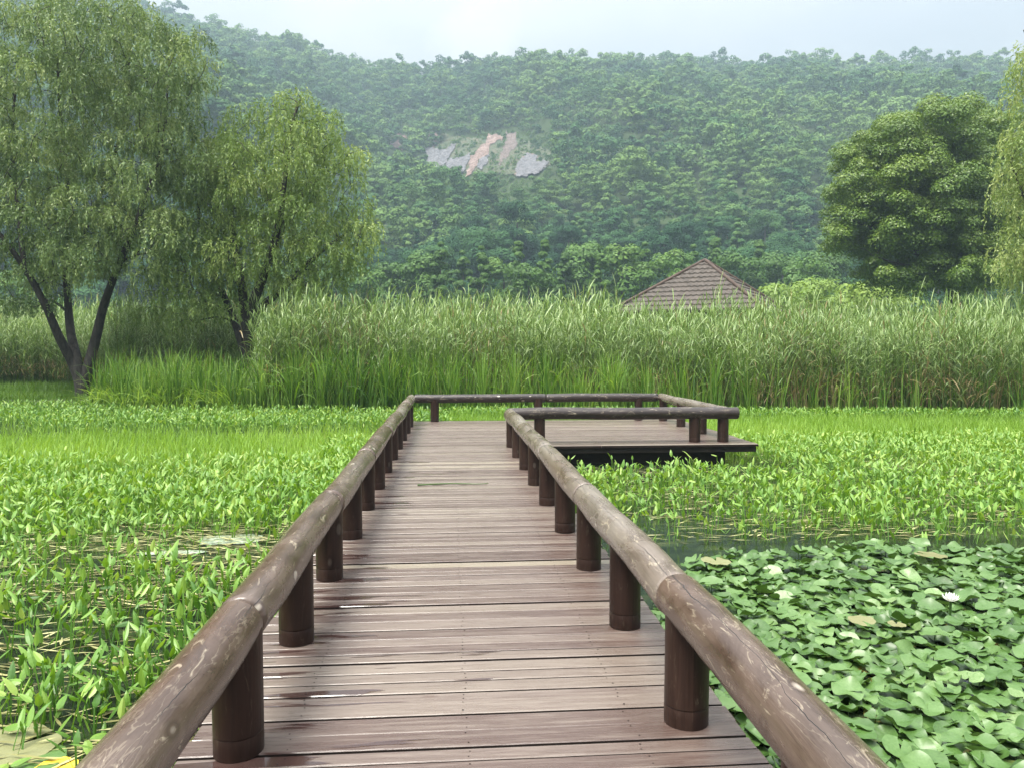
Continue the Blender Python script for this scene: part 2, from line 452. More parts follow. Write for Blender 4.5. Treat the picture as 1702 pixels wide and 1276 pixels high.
M['deck'] = deck_mat()
M['rail'] = log_mat("rail_log", (0.082, 0.050, 0.036), (0.17, 0.142, 0.12), 0.85, rough=0.25, greymix=0.6)
M['rail_grey'] = log_mat("weathered_rail_log", (0.105, 0.072, 0.053), (0.225, 0.20, 0.175), 0.95, rough=0.27, greymix=0.8)
M['rail_dark'] = log_mat("dark_rail_log", (0.020, 0.012, 0.010), (0.042, 0.031, 0.027), 0.95, 0.38)
M['post'] = log_mat("post_log", (0.022, 0.010, 0.007), (0.05, 0.028, 0.020), 0.12, 0.45, 0.85, crack=False, spec=0.25)
M['seam_shade_nail'] = simple("seam_shade_and_nails", (0.016, 0.011, 0.009), 0.8, 0.2, 0.4, 12)  # shade of the deck gaps painted dark on board sides; nail heads share it
M['timber'] = simple("dark_timber", (0.022, 0.016, 0.013), 0.6, 0.3, 0.5, 5, 0.4)
M['tile'] = simple("roof_tile", (0.078, 0.065, 0.055), 0.75, 0.3, 0.35, 3.5, 0.3)
M['ridge'] = simple("ridge_tile", (0.07, 0.047, 0.036), 0.7, 0.3, 0.3, 3)
M['pavwood'] = simple("pavilion_wood", (0.06, 0.035, 0.025), 0.6, 0.3, 0.3, 4)

# ground: marsh soil and bank
def ground_mat():
    m, nt, out = new_mat("ground_soil")
    tc = nt.nodes.new("ShaderNodeTexCoord")
    a = noise_n(nt, tc.outputs["Object"], 0.4, 6, 0.65)
    b2 = noise_n(nt, tc.outputs["Object"], 6.0, 5, 0.65)
    c = ramp(nt, [(0.3, (0.03, 0.045, 0.012)), (0.55, (0.06, 0.10, 0.02)), (0.75, (0.11, 0.12, 0.04))], math_n(nt, 'MULTIPLY_ADD', b2, 0.5, math_n(nt, 'MULTIPLY', a, 0.5))).outputs[0]
    b = N(nt, "ShaderNodeBsdfPrincipled", Roughness=0.9)
    nt.links.new(c, b.inputs["Base Color"])
    bp = N(nt, "ShaderNodeBump", Strength=0.8, Distance=0.05)
    nt.links.new(b2, bp.inputs["Height"]); nt.links.new(bp.outputs[0], b.inputs["Normal"])
    nt.links.new(b.outputs[0], out.inputs[0]); return m

def water_mat():
    m, nt, out = new_mat("pond_water")
    tc = nt.nodes.new("ShaderNodeTexCoord")
    a = noise_n(nt, tc.outputs["Object"], 5.0, 3, 0.5)
    film = noise_n(nt, mapping(nt, tc.outputs["Object"], (1.2, 2.6, 1)), 1.6, 6, 0.65, 0.6)
    c = ramp(nt, [(0.40, (0.010, 0.016, 0.010)), (0.58, (0.022, 0.034, 0.016)), (0.72, (0.06, 0.07, 0.03))], film).outputs[0]
    b = N(nt, "ShaderNodeBsdfPrincipled", Roughness=0.06, IOR=1.33)
    nt.links.new(c, b.inputs["Base Color"])
    bp = N(nt, "ShaderNodeBump", Strength=0.12, Distance=0.02)
    nt.links.new(a, bp.inputs["Height"]); nt.links.new(bp.outputs[0], b.inputs["Normal"])
    nt.links.new(b.outputs[0], out.inputs[0]); return m

M['ground'] = ground_mat()
M['water'] = water_mat()
M['hill'] = simple("hill_soil", (0.035, 0.055, 0.02), 0.95, 0.1, 0.4, 0.05)

# ------------------------------------------------------------------ terrain
def sstep(a, b, x):
    t = np.clip((x - a) / (b - a), 0, 1); return t * t * (3 - 2 * t)

def bank_start(X):
    return np.where(X < -9.5, 25.0, 25.0 + sstep(-9.5, -6, X) * 4.0)

def ground_z(X, Y):
    b = bank_start(X)
    return -0.75 + 0.62 * sstep(b - 0.6, b + 1.2, Y) + 0.2 * sstep(36, 60, Y) + 0.8 * sstep(60, 130, Y)

xs = np.unique(np.concatenate([np.linspace(-40, 40, 81), np.linspace(-200, 200, 41), np.linspace(-1600, 1600, 33)]))
ys = np.unique(np.concatenate([np.linspace(-20, 45, 131), np.linspace(45, 200, 32), np.linspace(200, 2000, 19), [-300., -100.]]))
XX, YY = np.meshgrid(xs, ys)
ZZ = ground_z(XX, YY)
nx, ny = len(xs), len(ys)
V = np.stack([XX.ravel(), YY.ravel(), ZZ.ravel()], 1)
ii = (np.arange(ny - 1)[:, None] * nx + np.arange(nx - 1)[None]).ravel()
Q = np.stack([ii, ii + 1, ii + nx + 1, ii + nx], 1)
g = link("ground", make_mesh("ground", V, Q, None, None, True, [M['ground']]))
tag(g, kind="structure")

wv = np.array([[-70, -25, WATER_Z], [70, -25, WATER_Z], [70, 33, WATER_Z], [-70, 33, WATER_Z]], float)
w = link("water", make_mesh("water", wv, np.array([[0, 1, 2, 3]]), None, None, False, [M['water']]))
tag(w, kind="structure")

# ---- hill: a long wooded ridge some 130 to 480 m off
D0 = 126.0
RIDGE_X = [-900, -300, 0, 120, 230, 300, 370, 450, 490, 540, 600, 700, 800, 930, 1000, 1100, 1180, 1300, 1430, 1540, 1640, 1700, 1900, 2600]
RIDGE_Y = [60, -6, -26, -18, 10, 29, 47, 70, 66, 92, 106, 109, 104, 102, 109, 102, 109, 104, 110, 100, 102, 114, 130, 210]
def hill_z(px, d):
    """height at image column px (a bearing) and level depth d"""
    px = np.asarray(px, float); d = np.asarray(d, float)
    yr = np.interp(px, RIDGE_X, RIDGE_Y)
    Dr = 470.0
    zr = 1.5 + Dr * (580 - yr) / FPX - 8.5
    t = (d - D0) / (Dr - D0)
    z = -1.0 + (zr + 1.0) * np.where(t <= 1, t, 1 - (t - 1) * 0.5)
    lat = (px - CX) / FPX * d
    tt = np.clip(t, 0, 1)
    amp = 4 * np.clip(tt * 1.0, 0, 0.25) * np.clip((1 - tt) * 2.2, 0, 1)
    nz = np.sin(lat * 0.045 + 0.6 * np.sin(d * 0.02)) * 3.2 + np.sin(lat * 0.021 + 1.7 + d * 0.012) * 5.0 + np.sin(lat * 0.11 + d * 0.05) * 1.2
    z = z + nz * amp * 1.9
    # old quarry cut: a steeper face
    q = np.exp(-((px - 800) / 120.0) ** 4)
    z = z + 7.0 * q * (sstep(196, 216, d) - sstep(225, 275, d) * 1.0)
    return z

def hill_point(px, d):
    px = np.asarray(px, float); d = np.asarray(d, float)
    P0 = FH[None] * d[:, None] + r[None] * ((px - CX) / FPX * d)[:, None]
    P0[:, 2] = hill_z(px, d)
    return P0

gx = np.linspace(-1100, 2800, 160); gd = np.concatenate([np.linspace(112, 300, 95), np.linspace(306, 760, 60)])
GX, GD = np.meshgrid(gx, gd)
V = hill_point(GX.ravel(), GD.ravel())
nx, ny = len(gx), len(gd)
ii = (np.arange(ny - 1)[:, None] * nx + np.arange(nx - 1)[None]).ravel()
Q = np.stack([ii, ii + 1, ii + nx + 1, ii + nx], 1)
h = link("hill", make_mesh("hill", V, Q, None, None, True, [M['hill']]))
tag(h, kind="structure")

# ---- bare quarry face on the hill (grey sprayed concrete and pink soil)
def crop(pts): return [(500 + a * 0.3918, b * 0.3918) for a, b in pts]
SCAR = [
    (crop([(385, 590), (415, 575), (450, 570), (462, 610), (440, 640), (385, 632)]), 1),
    (crop([(530, 635), (575, 628), (600, 642), (668, 613), (645, 655), (625, 690), (612, 722), (600, 742), (570, 730), (548, 705)]), 0),
    (crop([(548, 552), (575, 532), (596, 545), (585, 575), (592, 590), (572, 630), (546, 634)]), 1),
    (crop([(618, 692), (640, 680), (700, 668), (724, 655), (718, 690), (695, 738), (680, 745), (652, 722), (640, 757), (622, 752)]), 0),
    (crop([(800, 572), (795, 600), (760, 620), (720, 680), (698, 764), (725, 748), (760, 692), (800, 652), (806, 622), (862, 592), (852, 578)]), 1),
    (crop([(755, 695), (803, 650), (797, 690), (772, 722), (742, 735)]), 0),
    (crop([(870, 568), (915, 562), (922, 620), (886, 660), (852, 700), (830, 722), (850, 650), (868, 600)]), 2),
    (crop([(915, 700), (960, 658), (1000, 668), (1002, 690), (1056, 683), (1040, 712), (1010, 746), (950, 752), (904, 757)]), 0),
    (crop([(930, 685), (962, 655), (1002, 665), (1000, 680), (960, 690), (930, 720), (912, 750), (904, 752)]), 1),
    (crop([(560, 560), (680, 580), (790, 590), (900, 580), (1060, 640), (1080, 690), (1000, 740), (860, 745), (700, 740), (600, 700), (540, 640)]), 3),
]
def inside(poly, x, y):
    n = len(poly); res = np.zeros(len(x), bool); j = n - 1
    for i in range(n):
        xi, yi = poly[i]; xj, yj = poly[j]
        cnd = ((yi > y) != (yj > y)) & (x < (xj - xi) * (y - yi) / (yj - yi + 1e-12) + xi)
        res ^= cnd; j = i
    return res

def hill_hit(px, py):
    """level depth at which the line of sight meets the hillside"""
    px = np.asarray(px, float); py = np.asarray(py, float)
    dd = np.arange(130, 470, 1.0)
    qz = np.array([ray(a, b)[2] / float(ray(a, b) @ FH) for a, b in zip(px, py)])
    hz = np.stack([hill_z(px, np.full_like(px, d)) for d in dd], 1)
    lz = CAM_Z + qz[:, None] * dd[None]
    below = hz > lz
    k = np.argmax(below, 1)
    k0 = np.clip(k - 1, 0, None)
    a = (lz - hz)[np.arange(len(px)), k0]; b = (lz - hz)[np.arange(len(px)), k]
    t = np.clip(a / np.maximum(a - b, 1e-6), 0, 1)
    return dd[k0] + t

def scar_mats():
    def one(nm, c1, c2, c3, sc_):
        m, nt, out = new_mat(nm)
        tc = nt.nodes.new("ShaderNodeTexCoord")
        nz = noise_n(nt, mapping(nt, tc.outputs["Object"], (1, 1, 0.45)), sc_, 7, 0.68, 0.5)
        cr = ramp(nt, [(0.33, c1), (0.5, c2), (0.68, c3)], nz)
        b = N(nt, "ShaderNodeBsdfPrincipled", Roughness=0.9)
        nt.links.new(cr.outputs[0], b.inputs["Base Color"])
        bp = N(nt, "ShaderNodeBump", Strength=1.0, Distance=0.6)
        nt.links.new(nz, bp.inputs["Height"]); nt.links.new(bp.outputs[0], b.inputs["Normal"])
        nt.links.new(b.outputs[0], out.inputs[0]); return m
    return [one("sprayed_concrete", (0.05, 0.05, 0.054), (0.10, 0.098, 0.106), (0.165, 0.16, 0.168), 0.6),
            one("pink_soil", (0.085, 0.052, 0.04), (0.155, 0.105, 0.088), (0.25, 0.185, 0.16), 0.5),
            one("brown_rock", (0.055, 0.04, 0.032), (0.10, 0.075, 0.066), (0.15, 0.115, 0.10), 0.3),
            one("scrubby_soil", (0.028, 0.048, 0.018), (0.05, 0.065, 0.028), (0.085, 0.07, 0.042), 0.3)]
scar_geo = Geo()
STEP = 0.85
for poly, mi in SCAR:
    pa = np.array(poly)
    ax = np.arange(pa[:, 0].min() - 1, pa[:, 0].max() + 2, STEP); ay = np.arange(pa[:, 1].min() - 1, pa[:, 1].max() + 2, STEP)
    AX, AY = np.meshgrid(ax, ay); fx, fy = AX.ravel(), AY.ravel()
    jx = fx + vnoise(fx, fy, 0.16, 3.0 + mi) * 4.0 + vnoise(fx, fy, 0.5, 8.0) * 0.9 + vnoise(fx, fy, 0.06, 38.0) * 2
    jy = fy + vnoise(fx, fy, 0.16, 23.0 + mi) * 4.0 + vnoise(fx, fy, 0.5, 18.0) * 0.9 + vnoise(fx, fy, 0.06, 48.0) * 1.5
    ok = inside(poly, jx, jy)
    d = hill_hit(fx, fy)
    pts = hill_point(fx, d)
    lift = {0: 1.0, 1: 0.8, 2: 0.65, 3: 0.45}[mi]
    pts[:, 2] += lift * 0.6 + 0.35 * vnoise(fx, fy, 0.3, 5.0)
    pts -= FH[None] * lift * 0.6
    nx, ny = len(ax), len(ay)
    ii = (np.arange(ny - 1)[:, None] * nx + np.arange(nx - 1)[None]).ravel()
    Q = np.stack([ii, ii + 1, ii + nx + 1, ii + nx], 1)
    Q = Q[ok[Q].all(1)]
    if len(Q): scar_geo.add(pts, Q[:, ::-1], 0.5, mi)
so = scar_geo.build("cliff", scar_mats(), None, True)
tag(so, "bare quarry face of grey sprayed concrete and pink soil on the hill", kind="structure")

# ------------------------------------------------------------------ forest on the hill
def clump_tree(height, radius, nclump, nleaf, lsize, trunk=True, conical=0.0, base=0.22):
    """crown of leafy clumps round a trunk. Returns V,Q,T with T per leaf"""
    Vs, Qs, Ts, off = [], [], [], 0
    cz0 = height * base
    for c in range(nclump):
        # clump centres over a dome
        z = rng.uniform(0.0, 1.0)
        prof = math.sqrt(max(0.02, 1 - (abs(z - 0.38) / 0.66) ** 2.0)) if not conical else (1 - z) ** 0.8 * 0.95 + 0.06
        a = rng.uniform(0, 2 * PI); rr = radius * prof * math.sqrt(rng.uniform(0.25, 1.0)) * 0.85
        cr = radius * (rng.uniform(0.26, 0.42) if not conical else rng.uniform(0.2, 0.32) * (1.15 - 0.5 * z))
        cc = np.array([rr * math.cos(a), rr * math.sin(a), cz0 + (height - cz0 - cr * 0.6) * z])
        n = nleaf
        d = rand_unit(n); d[:, 2] = np.where(rng.random(n) < 0.72, np.abs(d[:, 2]), d[:, 2])
        rad = cr * (0.62 + 0.42 * rng.random(n) ** 0.6)
        pos = cc + d * rad[:, None] * np.array([1, 1, 0.78])
        nr = norm(d + 0.20 * rng.normal(size=(n, 3)) + np.array([0, 0, 0.2]))
        tdir = norm(np.cross(nr, rand_unit(n)))
        sd = np.cross(nr, tdir)
        L = lsize * rng.uniform(0.6, 1.35, n)
        V, Q = kites(pos - tdir * L[:, None] * 0.5, tdir, sd, L, L * rng.uniform(0.55, 0.85, n), 0.5)
        t = 0.42 + rng.uniform(-0.10, 0.10) + rng.uniform(-0.07, 0.07, n)
        Vs.append(V); Qs.append(Q + off); Ts.append(np.repeat(t, 4)); off += len(V)
    crown = (np.concatenate(Vs), np.concatenate(Qs), np.concatenate(Ts))
    tv, tq = tube_path([[0, 0, -1.5], [0.05, 0, height * 0.3], [0, 0.1, height * 0.75]], [radius * 0.075, radius * 0.06, radius * 0.02], 6)
    return crown, (tv, tq)

def tree_data(variant, mat_leaf, mat_bark, name):
    (V, Q, T), (tv, tq) = variant
    g_ = Geo(); g_.add(V, Q, T, 0); g_.add(tv, tq, 0.5, 1)
    V, Q, T, Mi = g_.arrays()
    return make_mesh(name, V, Q, T, None, False, [mat_leaf, mat_bark], Mi)

near_vars = [clump_tree(rng.uniform(8.5, 11.5), rng.uniform(3.6, 5.2), 30, 420, 0.29) for _ in range(10)]
near_vars += [clump_tree(rng.uniform(11, 14), rng.uniform(2.6, 3.2), 30, 380, 0.27, conical=1.0, base=0.1) for _ in range(2)]
near_vars += [clump_tree(rng.uniform(7, 9), rng.uniform(4.6, 5.6), 40, 320, 0.27) for _ in range(3)]
near_meshes = [tree_data(v, M['forest'], M['bark'], "forest_tree") for v in near_vars]
mid_vars = [clump_tree(rng.uniform(7, 12), rng.uniform(3.0, 5.2), int(rng.integers(11, 22)), 150, 0.43)[0] for _ in range(12)] + [clump_tree(12, 2.7, 16, 110, 0.5, conical=1.0, base=0.1)[0] for _ in range(2)]
far_vars = [clump_tree(rng.uniform(7, 12), rng.uniform(3.0, 5.2), 11, 58, 0.68)[0] for _ in range(8)]

cand = []
sp0 = 5.9
for d in np.arange(132, 496, 5.2):
    halfw = d * 0.88
    n = int(2 * halfw / sp0)
    lat = np.linspace(-halfw, halfw, n) + rng.uniform(-2.6, 2.6, n)
    dd = d + rng.uniform(-2.8, 2.8, n)
    cand.append(np.stack([lat, dd], 1))
cand = np.concatenate(cand)
pxs = CX + cand[:, 0] / cand[:, 1] * FPX
pos = hill_point(pxs, cand[:, 1])
# bare ground of the quarry and its foot carry no tall trees
ppx, ppy, _ = project(pos + np.array([0, 0, 7.5]))
_, gpy, _ = project(pos)
scar_hull = [(696, 208), (735, 198), (790, 214), (860, 210), (930, 240), (930, 280), (900, 300), (800, 312), (715, 294), (700, 262)]
mini = [(636, 212), (692, 212), (692, 262), (636, 262)]
mini2 = [(880, 112), (915, 112), (915, 128), (880, 128)]
bad = np.zeros(len(pos), bool)
for frac in np.linspace(0, 1, 8):
    yy = gpy + (ppy - gpy) * frac
    bad |= inside(scar_hull, ppx, yy) | inside(mini, ppx, yy)
bad &= cand[:, 1] < 330
shrub = bad & ~((ppx > 630) & (ppx < 696))
keep = ~bad
d_all = cand[:, 1]
tnoise = vnoise(pos[:, 0], pos[:, 1], 0.028, 4.0) * 0.34 + vnoise(pos[:, 0], pos[:, 1], 0.009, 24.0) * 0.25 + rng.normal(0, 0.17, len(pos))
tnoise += np.where(rng.random(len(pos)) < 0.06, 0.3, 0)
size = rng.uniform(0.62, 1.36, len(pos)) * (1 + 0.35 * vnoise(pos[:, 0], pos[:, 1], 0.05, 14.0))
inview = (ppx > -40) & (ppx < 1740)
near_idx = np.where(keep & inview)[0]
near_idx = near_idx[np.argsort(d_all[near_idx])][:290]
is_near = np.zeros(len(pos), bool); is_near[near_idx] = True
FOREST_LABEL = "broad leafy forest tree among the lowest rows of the wooded hill"
for k, i in enumerate(near_idx):
    o = link("forest_tree", near_meshes[int(rng.integers(0, len(near_meshes)))], None, pos[i] - np.array([0, 0, 0.6]))
    s = float(size[i]); o.scale = (s, s, s * float(rng.uniform(0.85, 1.15)))
    o.rotation_euler = (0, 0, float(rng.uniform(0, 2 * PI)))
    tag(o, FOREST_LABEL, "tree", "forest trees on the lower hillside")
parts = []
for mask, vars_ in ((keep & ~is_near & (d_all < 235), [v[0] for v in near_vars[:4]] if False else mid_vars), (keep & ~is_near & (d_all >= 235), far_vars)):
    idx = np.where(mask)[0]
    parts.append(scatter_merge(vars_, pos[idx] - np.array([0, 0, 0.8]), rng.uniform(0, 2 * PI, len(idx)), size[idx], tnoise[idx]))
idx = np.repeat(np.where(shrub)[0], 12)
jit = rng.normal(0, 3.2, (len(idx), 2))
pxj = CX + (cand[idx, 0] + jit[:, 0]) / (cand[idx, 1] + jit[:, 1]) * FPX
pj = hill_point(pxj, cand[idx, 1] + jit[:, 1])
sx_, sy_, _ = project(pj)
onrock = np.zeros(len(idx), bool)
for poly, mi in SCAR:
    if mi != 3: onrock |= inside(poly, sx_, sy_ - 3) | inside(poly, sx_, sy_ - 8)
idx, pj = idx[~onrock], pj[~onrock]
parts.append(scatter_merge(mid_vars, pj - np.array([0, 0, 0.5]), rng.uniform(0, 2 * PI, len(idx)), rng.uniform(0.08, 0.26, len(idx)), tnoise[idx] + 0.02))
ff = Geo()
for Vv, Qq, Tt in parts: ff.add(Vv, Qq, Tt)
fo = ff.build("forest", [M['forest']])
tag(fo, "dense hazy forest covering the upper hillside up to the ridge", "forest", kind="stuff")
print("forest trees", len(near_idx), keep.sum(), "quads", len(fo.data.polygons))

# ------------------------------------------------------------------ mid-distance trees behind the reeds
def tree_thing(name, variant, loc, scale, mat_leaf, mat_bark, label, cat="tree", group=None, rz=0.0):
    root = empty(name, loc, rz)
    root.scale = (scale, scale, scale)
    tag(root, label, cat, group)
    (V, Q, T), (tv, tq) = variant
    link("crown", make_mesh("crown", V, Q, T, None, False, [mat_leaf]), root)
    link("trunk", make_mesh("trunk", tv, tq, None, None, True, [mat_bark]), root)
    return root

def copy_tree(o, loc, rz, scale):
    c = o.copy(); COL.objects.link(c)
    c.location = [float(x) for x in loc]; c.rotation_euler = (0, 0, rz); c.scale = (scale, scale, scale)
    for ch in o.children:
        k = ch.copy(); COL.objects.link(k); k.parent = c
    return c

def gz(p): return float(ground_z(np.array([p[0]]), np.array([p[1]]))[0])
# (px of trunk, py of top, depth, kind)
cone_protos = [clump_tree(16, 3.4, 52, 170, 0.36, conical=1.0, base=0.06) for _ in range(3)]
bush_protos = [clump_tree(12, 4.2, 36, 220, 0.36, base=0.1) for _ in range(3)]
row = [(612, 452, 100, 1), (655, 440, 112, 1), (705, 428, 108, 1), (733, 404, 104, 0), (770, 418, 112, 0), (803, 410, 106, 0), (838, 428, 118, 1), (862, 404, 110, 0), (905, 402, 104, 0),
       (880, 440, 98, 1), (940, 424, 112, 0), (968, 408, 118, 1), (1000, 424, 106, 0), (1035, 412, 114, 1), (1070, 404, 120, 0), (1108, 414, 112, 1), (1150, 408, 120, 0),
       (1190, 400, 124, 0), (1225, 418, 114, 1), (1262, 404, 126, 0), (1300, 416, 118, 1), (1340, 430, 112, 1), (560, 440, 108, 1), (520, 430, 112, 1), (1375, 420, 122, 1), (470, 440, 110, 1), (20, 450, 90, 1), (1640, 440, 100, 1)]
protos = {}
ncone = nround = 0
for (px, py, d, kind) in row:
    top = P(px, py, d); base = np.array([top[0], top[1], gz(top)])
    hgt = top[2] - base[2]
    key = (kind, int(rng.integers(0, 3)))
    sc_ = float(hgt / (16 if kind == 0 else 12) * 1.02)
    rz = float(rng.uniform(0, 2 * PI))
    label, grp = (("green cone-topped tree in the belt behind the reeds", "cone-topped trees behind the reeds") if kind == 0 else
                  ("round green tree in the belt behind the reeds", "round trees behind the reeds"))
    nm = "cypress_tree" if kind == 0 else "broadleaf_tree"
    if key not in protos:
        o = tree_thing(nm, (cone_protos if kind == 0 else bush_protos)[key[1]], base, sc_, M['dawn'], M['bark'], label, "tree", grp, rz)
        protos[key] = o
    else:
        o = copy_tree(protos[key], base, rz, sc_)
# pale lime bushes right of the pavilion
lime_vars = [clump_tree(7, 3.6, 26, 120, 0.32, base=0.02) for _ in range(2)]
lime_first = None
for k, (px, py, d, s_) in enumerate([(1306, 468, 76, 1), (1368, 462, 80, 1), (1425, 470, 74, 1), (1474, 458, 78, 1), (1340, 478, 70, 1)]):
    top = P(px, py, d); base = np.array([top[0], top[1], gz(top)])
    sc_ = float((top[2] - base[2]) / 7.0)
    if lime_first is None:
        lime_first = o = tree_thing("willow_bush", lime_vars[0], base, sc_, M['lime'], M['bark'], "pale lime-green bushy willow between the pavilion and the big tree", "bush", "pale bushes behind the reeds")
    else:
        o = copy_tree(lime_first, base, 1.3 * k, sc_)

# ------------------------------------------------------------------ willows and the big camphor tree
def crown_samples(ells, n, depth, dspread):
    """ells: (px,py,rx,ry,weight) outlines of crown lobes; returns world centres"""
    wts = np.array([e[2] * e[3] * (e[4] if len(e) > 4 else 1) for e in ells], float); wts /= wts.sum()
    out = []
    for k in rng.choice(len(ells), n, p=wts):
        ex, ey, rx, ry = ells[k][:4]
        v = rand_unit(1)[0] * rng.uniform(0.35, 1.0) ** 0.5
        out.append(P(ex + rx * v[0], ey + ry * v[2], depth + dspread * v[1] * min(1.0, rx / 90.0)))
    return np.array(out)

def thin(pts, dmin):
    keep = []
    for p in pts:
        if all(np.linalg.norm(p - q) > dmin for q in keep): keep.append(p)
    return np.array(keep)

def grow(stems, centres, g_, rmin=0.012, up=0.25):
    """add branches from the stems to every clump centre. stems: list of (pts, r0, r1)"""
    nodes, nrad = [], []
    for pts, r0, r1 in stems:
        sp = spline(pts, 26)
        rad = np.linspace(r0, r1, 26)
        tv, tq = tube_path(sp, rad, 9)
        g_.add(tv, tq, 0.5, 0)
        nodes += list(sp[6:]); nrad += list(rad[6:])
    nodes = np.array(nodes); nrad = np.array(nrad)
    order = np.argsort([np.min(np.linalg.norm(nodes - c, axis=1)) for c in centres])
    for i in order:
        c = centres[i]
        dv = c - nodes
        dist = np.linalg.norm(dv, axis=1) + np.where(dv[:, 2] < 0.1, 1.2 * np.abs(dv[:, 2] - 0.1), 0)
        j = int(np.argmin(dist)); s = nodes[j]
        L = np.linalg.norm(c - s)
        if L < 0.1: continue
        mid1 = s + (c - s) * 0.35 + np.array([0, 0, up * L * 0.5]) + rng.normal(size=3) * 0.05 * L
        mid2 = s + (c - s) * 0.7 + np.array([0, 0, up * L * 0.55]) + rng.normal(size=3) * 0.05 * L
        n = 8
        sp = spline([s, mid1, mid2, c], n)
        r0 = min(nrad[j] * 0.7, 0.016 + 0.02 * L); rad = np.linspace(max(r0, rmin), rmin * 0.7, n)
        tv, tq = tube_path(sp, rad, 5); g_.add(tv, tq, 0.5, 0)
        nodes = np.vstack([nodes, sp[2:]]); nrad = np.concatenate([nrad, rad[2:]])

def willow_foliage(centres, g_, strands=15, slen=(0.5, 1.3), leaf=(0.10, 0.034), step=0.07, spread=0.34, tint=0.45, per=2):
    B, D, S, L, W, T = [], [], [], [], [], []
    for c in centres:
        ct = tint + rng.uniform(-0.22, 0.22)
        for s in range(strands):
            a = rng.uniform(0, 2 * PI)
            o = c + np.array([math.cos(a), math.sin(a), 0]) * spread * rng.random() + np.array([0, 0, rng.uniform(-0.1, 0.25)])
            out = np.array([math.cos(a), math.sin(a), 0])
            ln = rng.uniform(*slen); n = max(4, int(ln / step))
            t = np.arange(n) / n
            ang = R(55) * (1 - t) ** 1.0 + R(rng.uniform(-10, 8))      # from up-and-out to hanging
            el = R(20) - (R(105)) * np.minimum(1, t * 1.9) ** 0.8
            dirs = out[None] * np.cos(el)[:, None] + np.array([0, 0, 1.0]) * np.sin(el)[:, None]
            ps = o + np.cumsum(dirs * step, 0)
            for q in range(per):
                dd = norm(dirs * 0.75 + rng.normal(size=(n, 3)) * 0.42 + np.array([0, 0, -0.35]))
                B.append(ps + rng.normal(size=(n, 3)) * 0.02); D.append(dd)
                S.append(norm(np.cross(dd, rng.normal(size=(n, 3)) + np.array([0, 0, 0.2]))))
                L.append(leaf[0] * rng.uniform(0.7, 1.4, n)); W.append(leaf[1] * rng.uniform(0.7, 1.3, n))
                T.append(np.clip(ct + rng.normal(0, 0.12, n) + 0.10 * (t - 0.4), 0, 1))
    B, D, S = map(np.concatenate, (B, D, S)); L, W, T = map(np.concatenate, (L, W, T))
    V, Q = kites(B, D, S, L, W, 0.45)
    g_.add(V, Q, np.repeat(T, 4))
    return len(Q)

def tree_from(name, base, stems, centres, bark, leafmat, label, foliage, group=None, stem_fn=None):
    root = empty(name, base)
    tag(root, label, "tree", group)
    tg = Geo(); grow(stems, centres, tg)
    # flare at the foot
    t = tg.build("trunk", [bark], None, True, loc=base); t.parent = root; t.location = (0, 0, 0)
    cg = Geo(); foliage(cg)
    c = cg.build("crown", [leafmat], None, False, loc=base); c.parent = root; c.location = (0, 0, 0)
    return root

# -- big willow, far left on the bank
DW = 26.0
b0 = P(136, 668, DW)
b0[2] = -0.25
pp = lambda x, y, dz=0.0: P(x, y, DW + dz)
stems1 = [
    ([b0, pp(134, 640), pp(122, 606), pp(98, 560, -.3), pp(74, 505, -.6), pp(40, 445, -.9), pp(0, 390, -1.2), pp(-50, 330, -1.3)], 0.22, 0.04),
    ([b0, pp(136, 640), pp(128, 600), pp(117, 550, .5), pp(112, 490, .8), pp(108, 420, 1.0), pp(112, 300, 1.0), pp(100, 190, .7), pp(95, 90, .4)], 0.21, 0.03),
    ([b0, pp(140, 640), pp(148, 605), pp(160, 560, .2), pp(172, 510, .1), pp(190, 460, -.2), pp(215, 400, -.5), pp(238, 340, -.6), pp(270, 240, -.4), pp(280, 130, 0)], 0.22, 0.03),
    ([pp(112, 460, .9), pp(140, 390, 1.2), pp(180, 290, 1.4), pp(210, 180, 1.3), pp(215, 70, 1)], 0.09, 0.03),
    ([pp(40, 445, -.9), pp(30, 350, -.4), pp(20, 230, 0), pp(30, 110, .3)], 0.09, 0.03),
]
ells1 = [(60, 150, 130, 175), (240, 120, 100, 105), (150, 60, 120, 100), (40, 330, 110, 110), (200, 270, 130, 110), (310, 285, 60, 38, 2.0), (100, 420, 95, 70, 0.8), (240, 390, 85, 75, 0.8), (150, 340, 120, 90), (-40, 250, 80, 190), (45, 470, 60, 45, 0.6), (270, 180, 85, 80), (315, 90, 38, 60)]
c1 = thin(crown_samples(ells1, 1500, DW, 2.6), 0.62)
tree_from("willow_tree", b0, stems1, c1, M['bark_dark'], M['willow'],
          "largest willow, dark forked trunk, on the grassy bank at far left",
          lambda g_: print("willow1", len(c1), willow_foliage(c1, g_, 22, (0.25, 0.8), (0.115, 0.036), 0.06, 0.36, 0.48)))

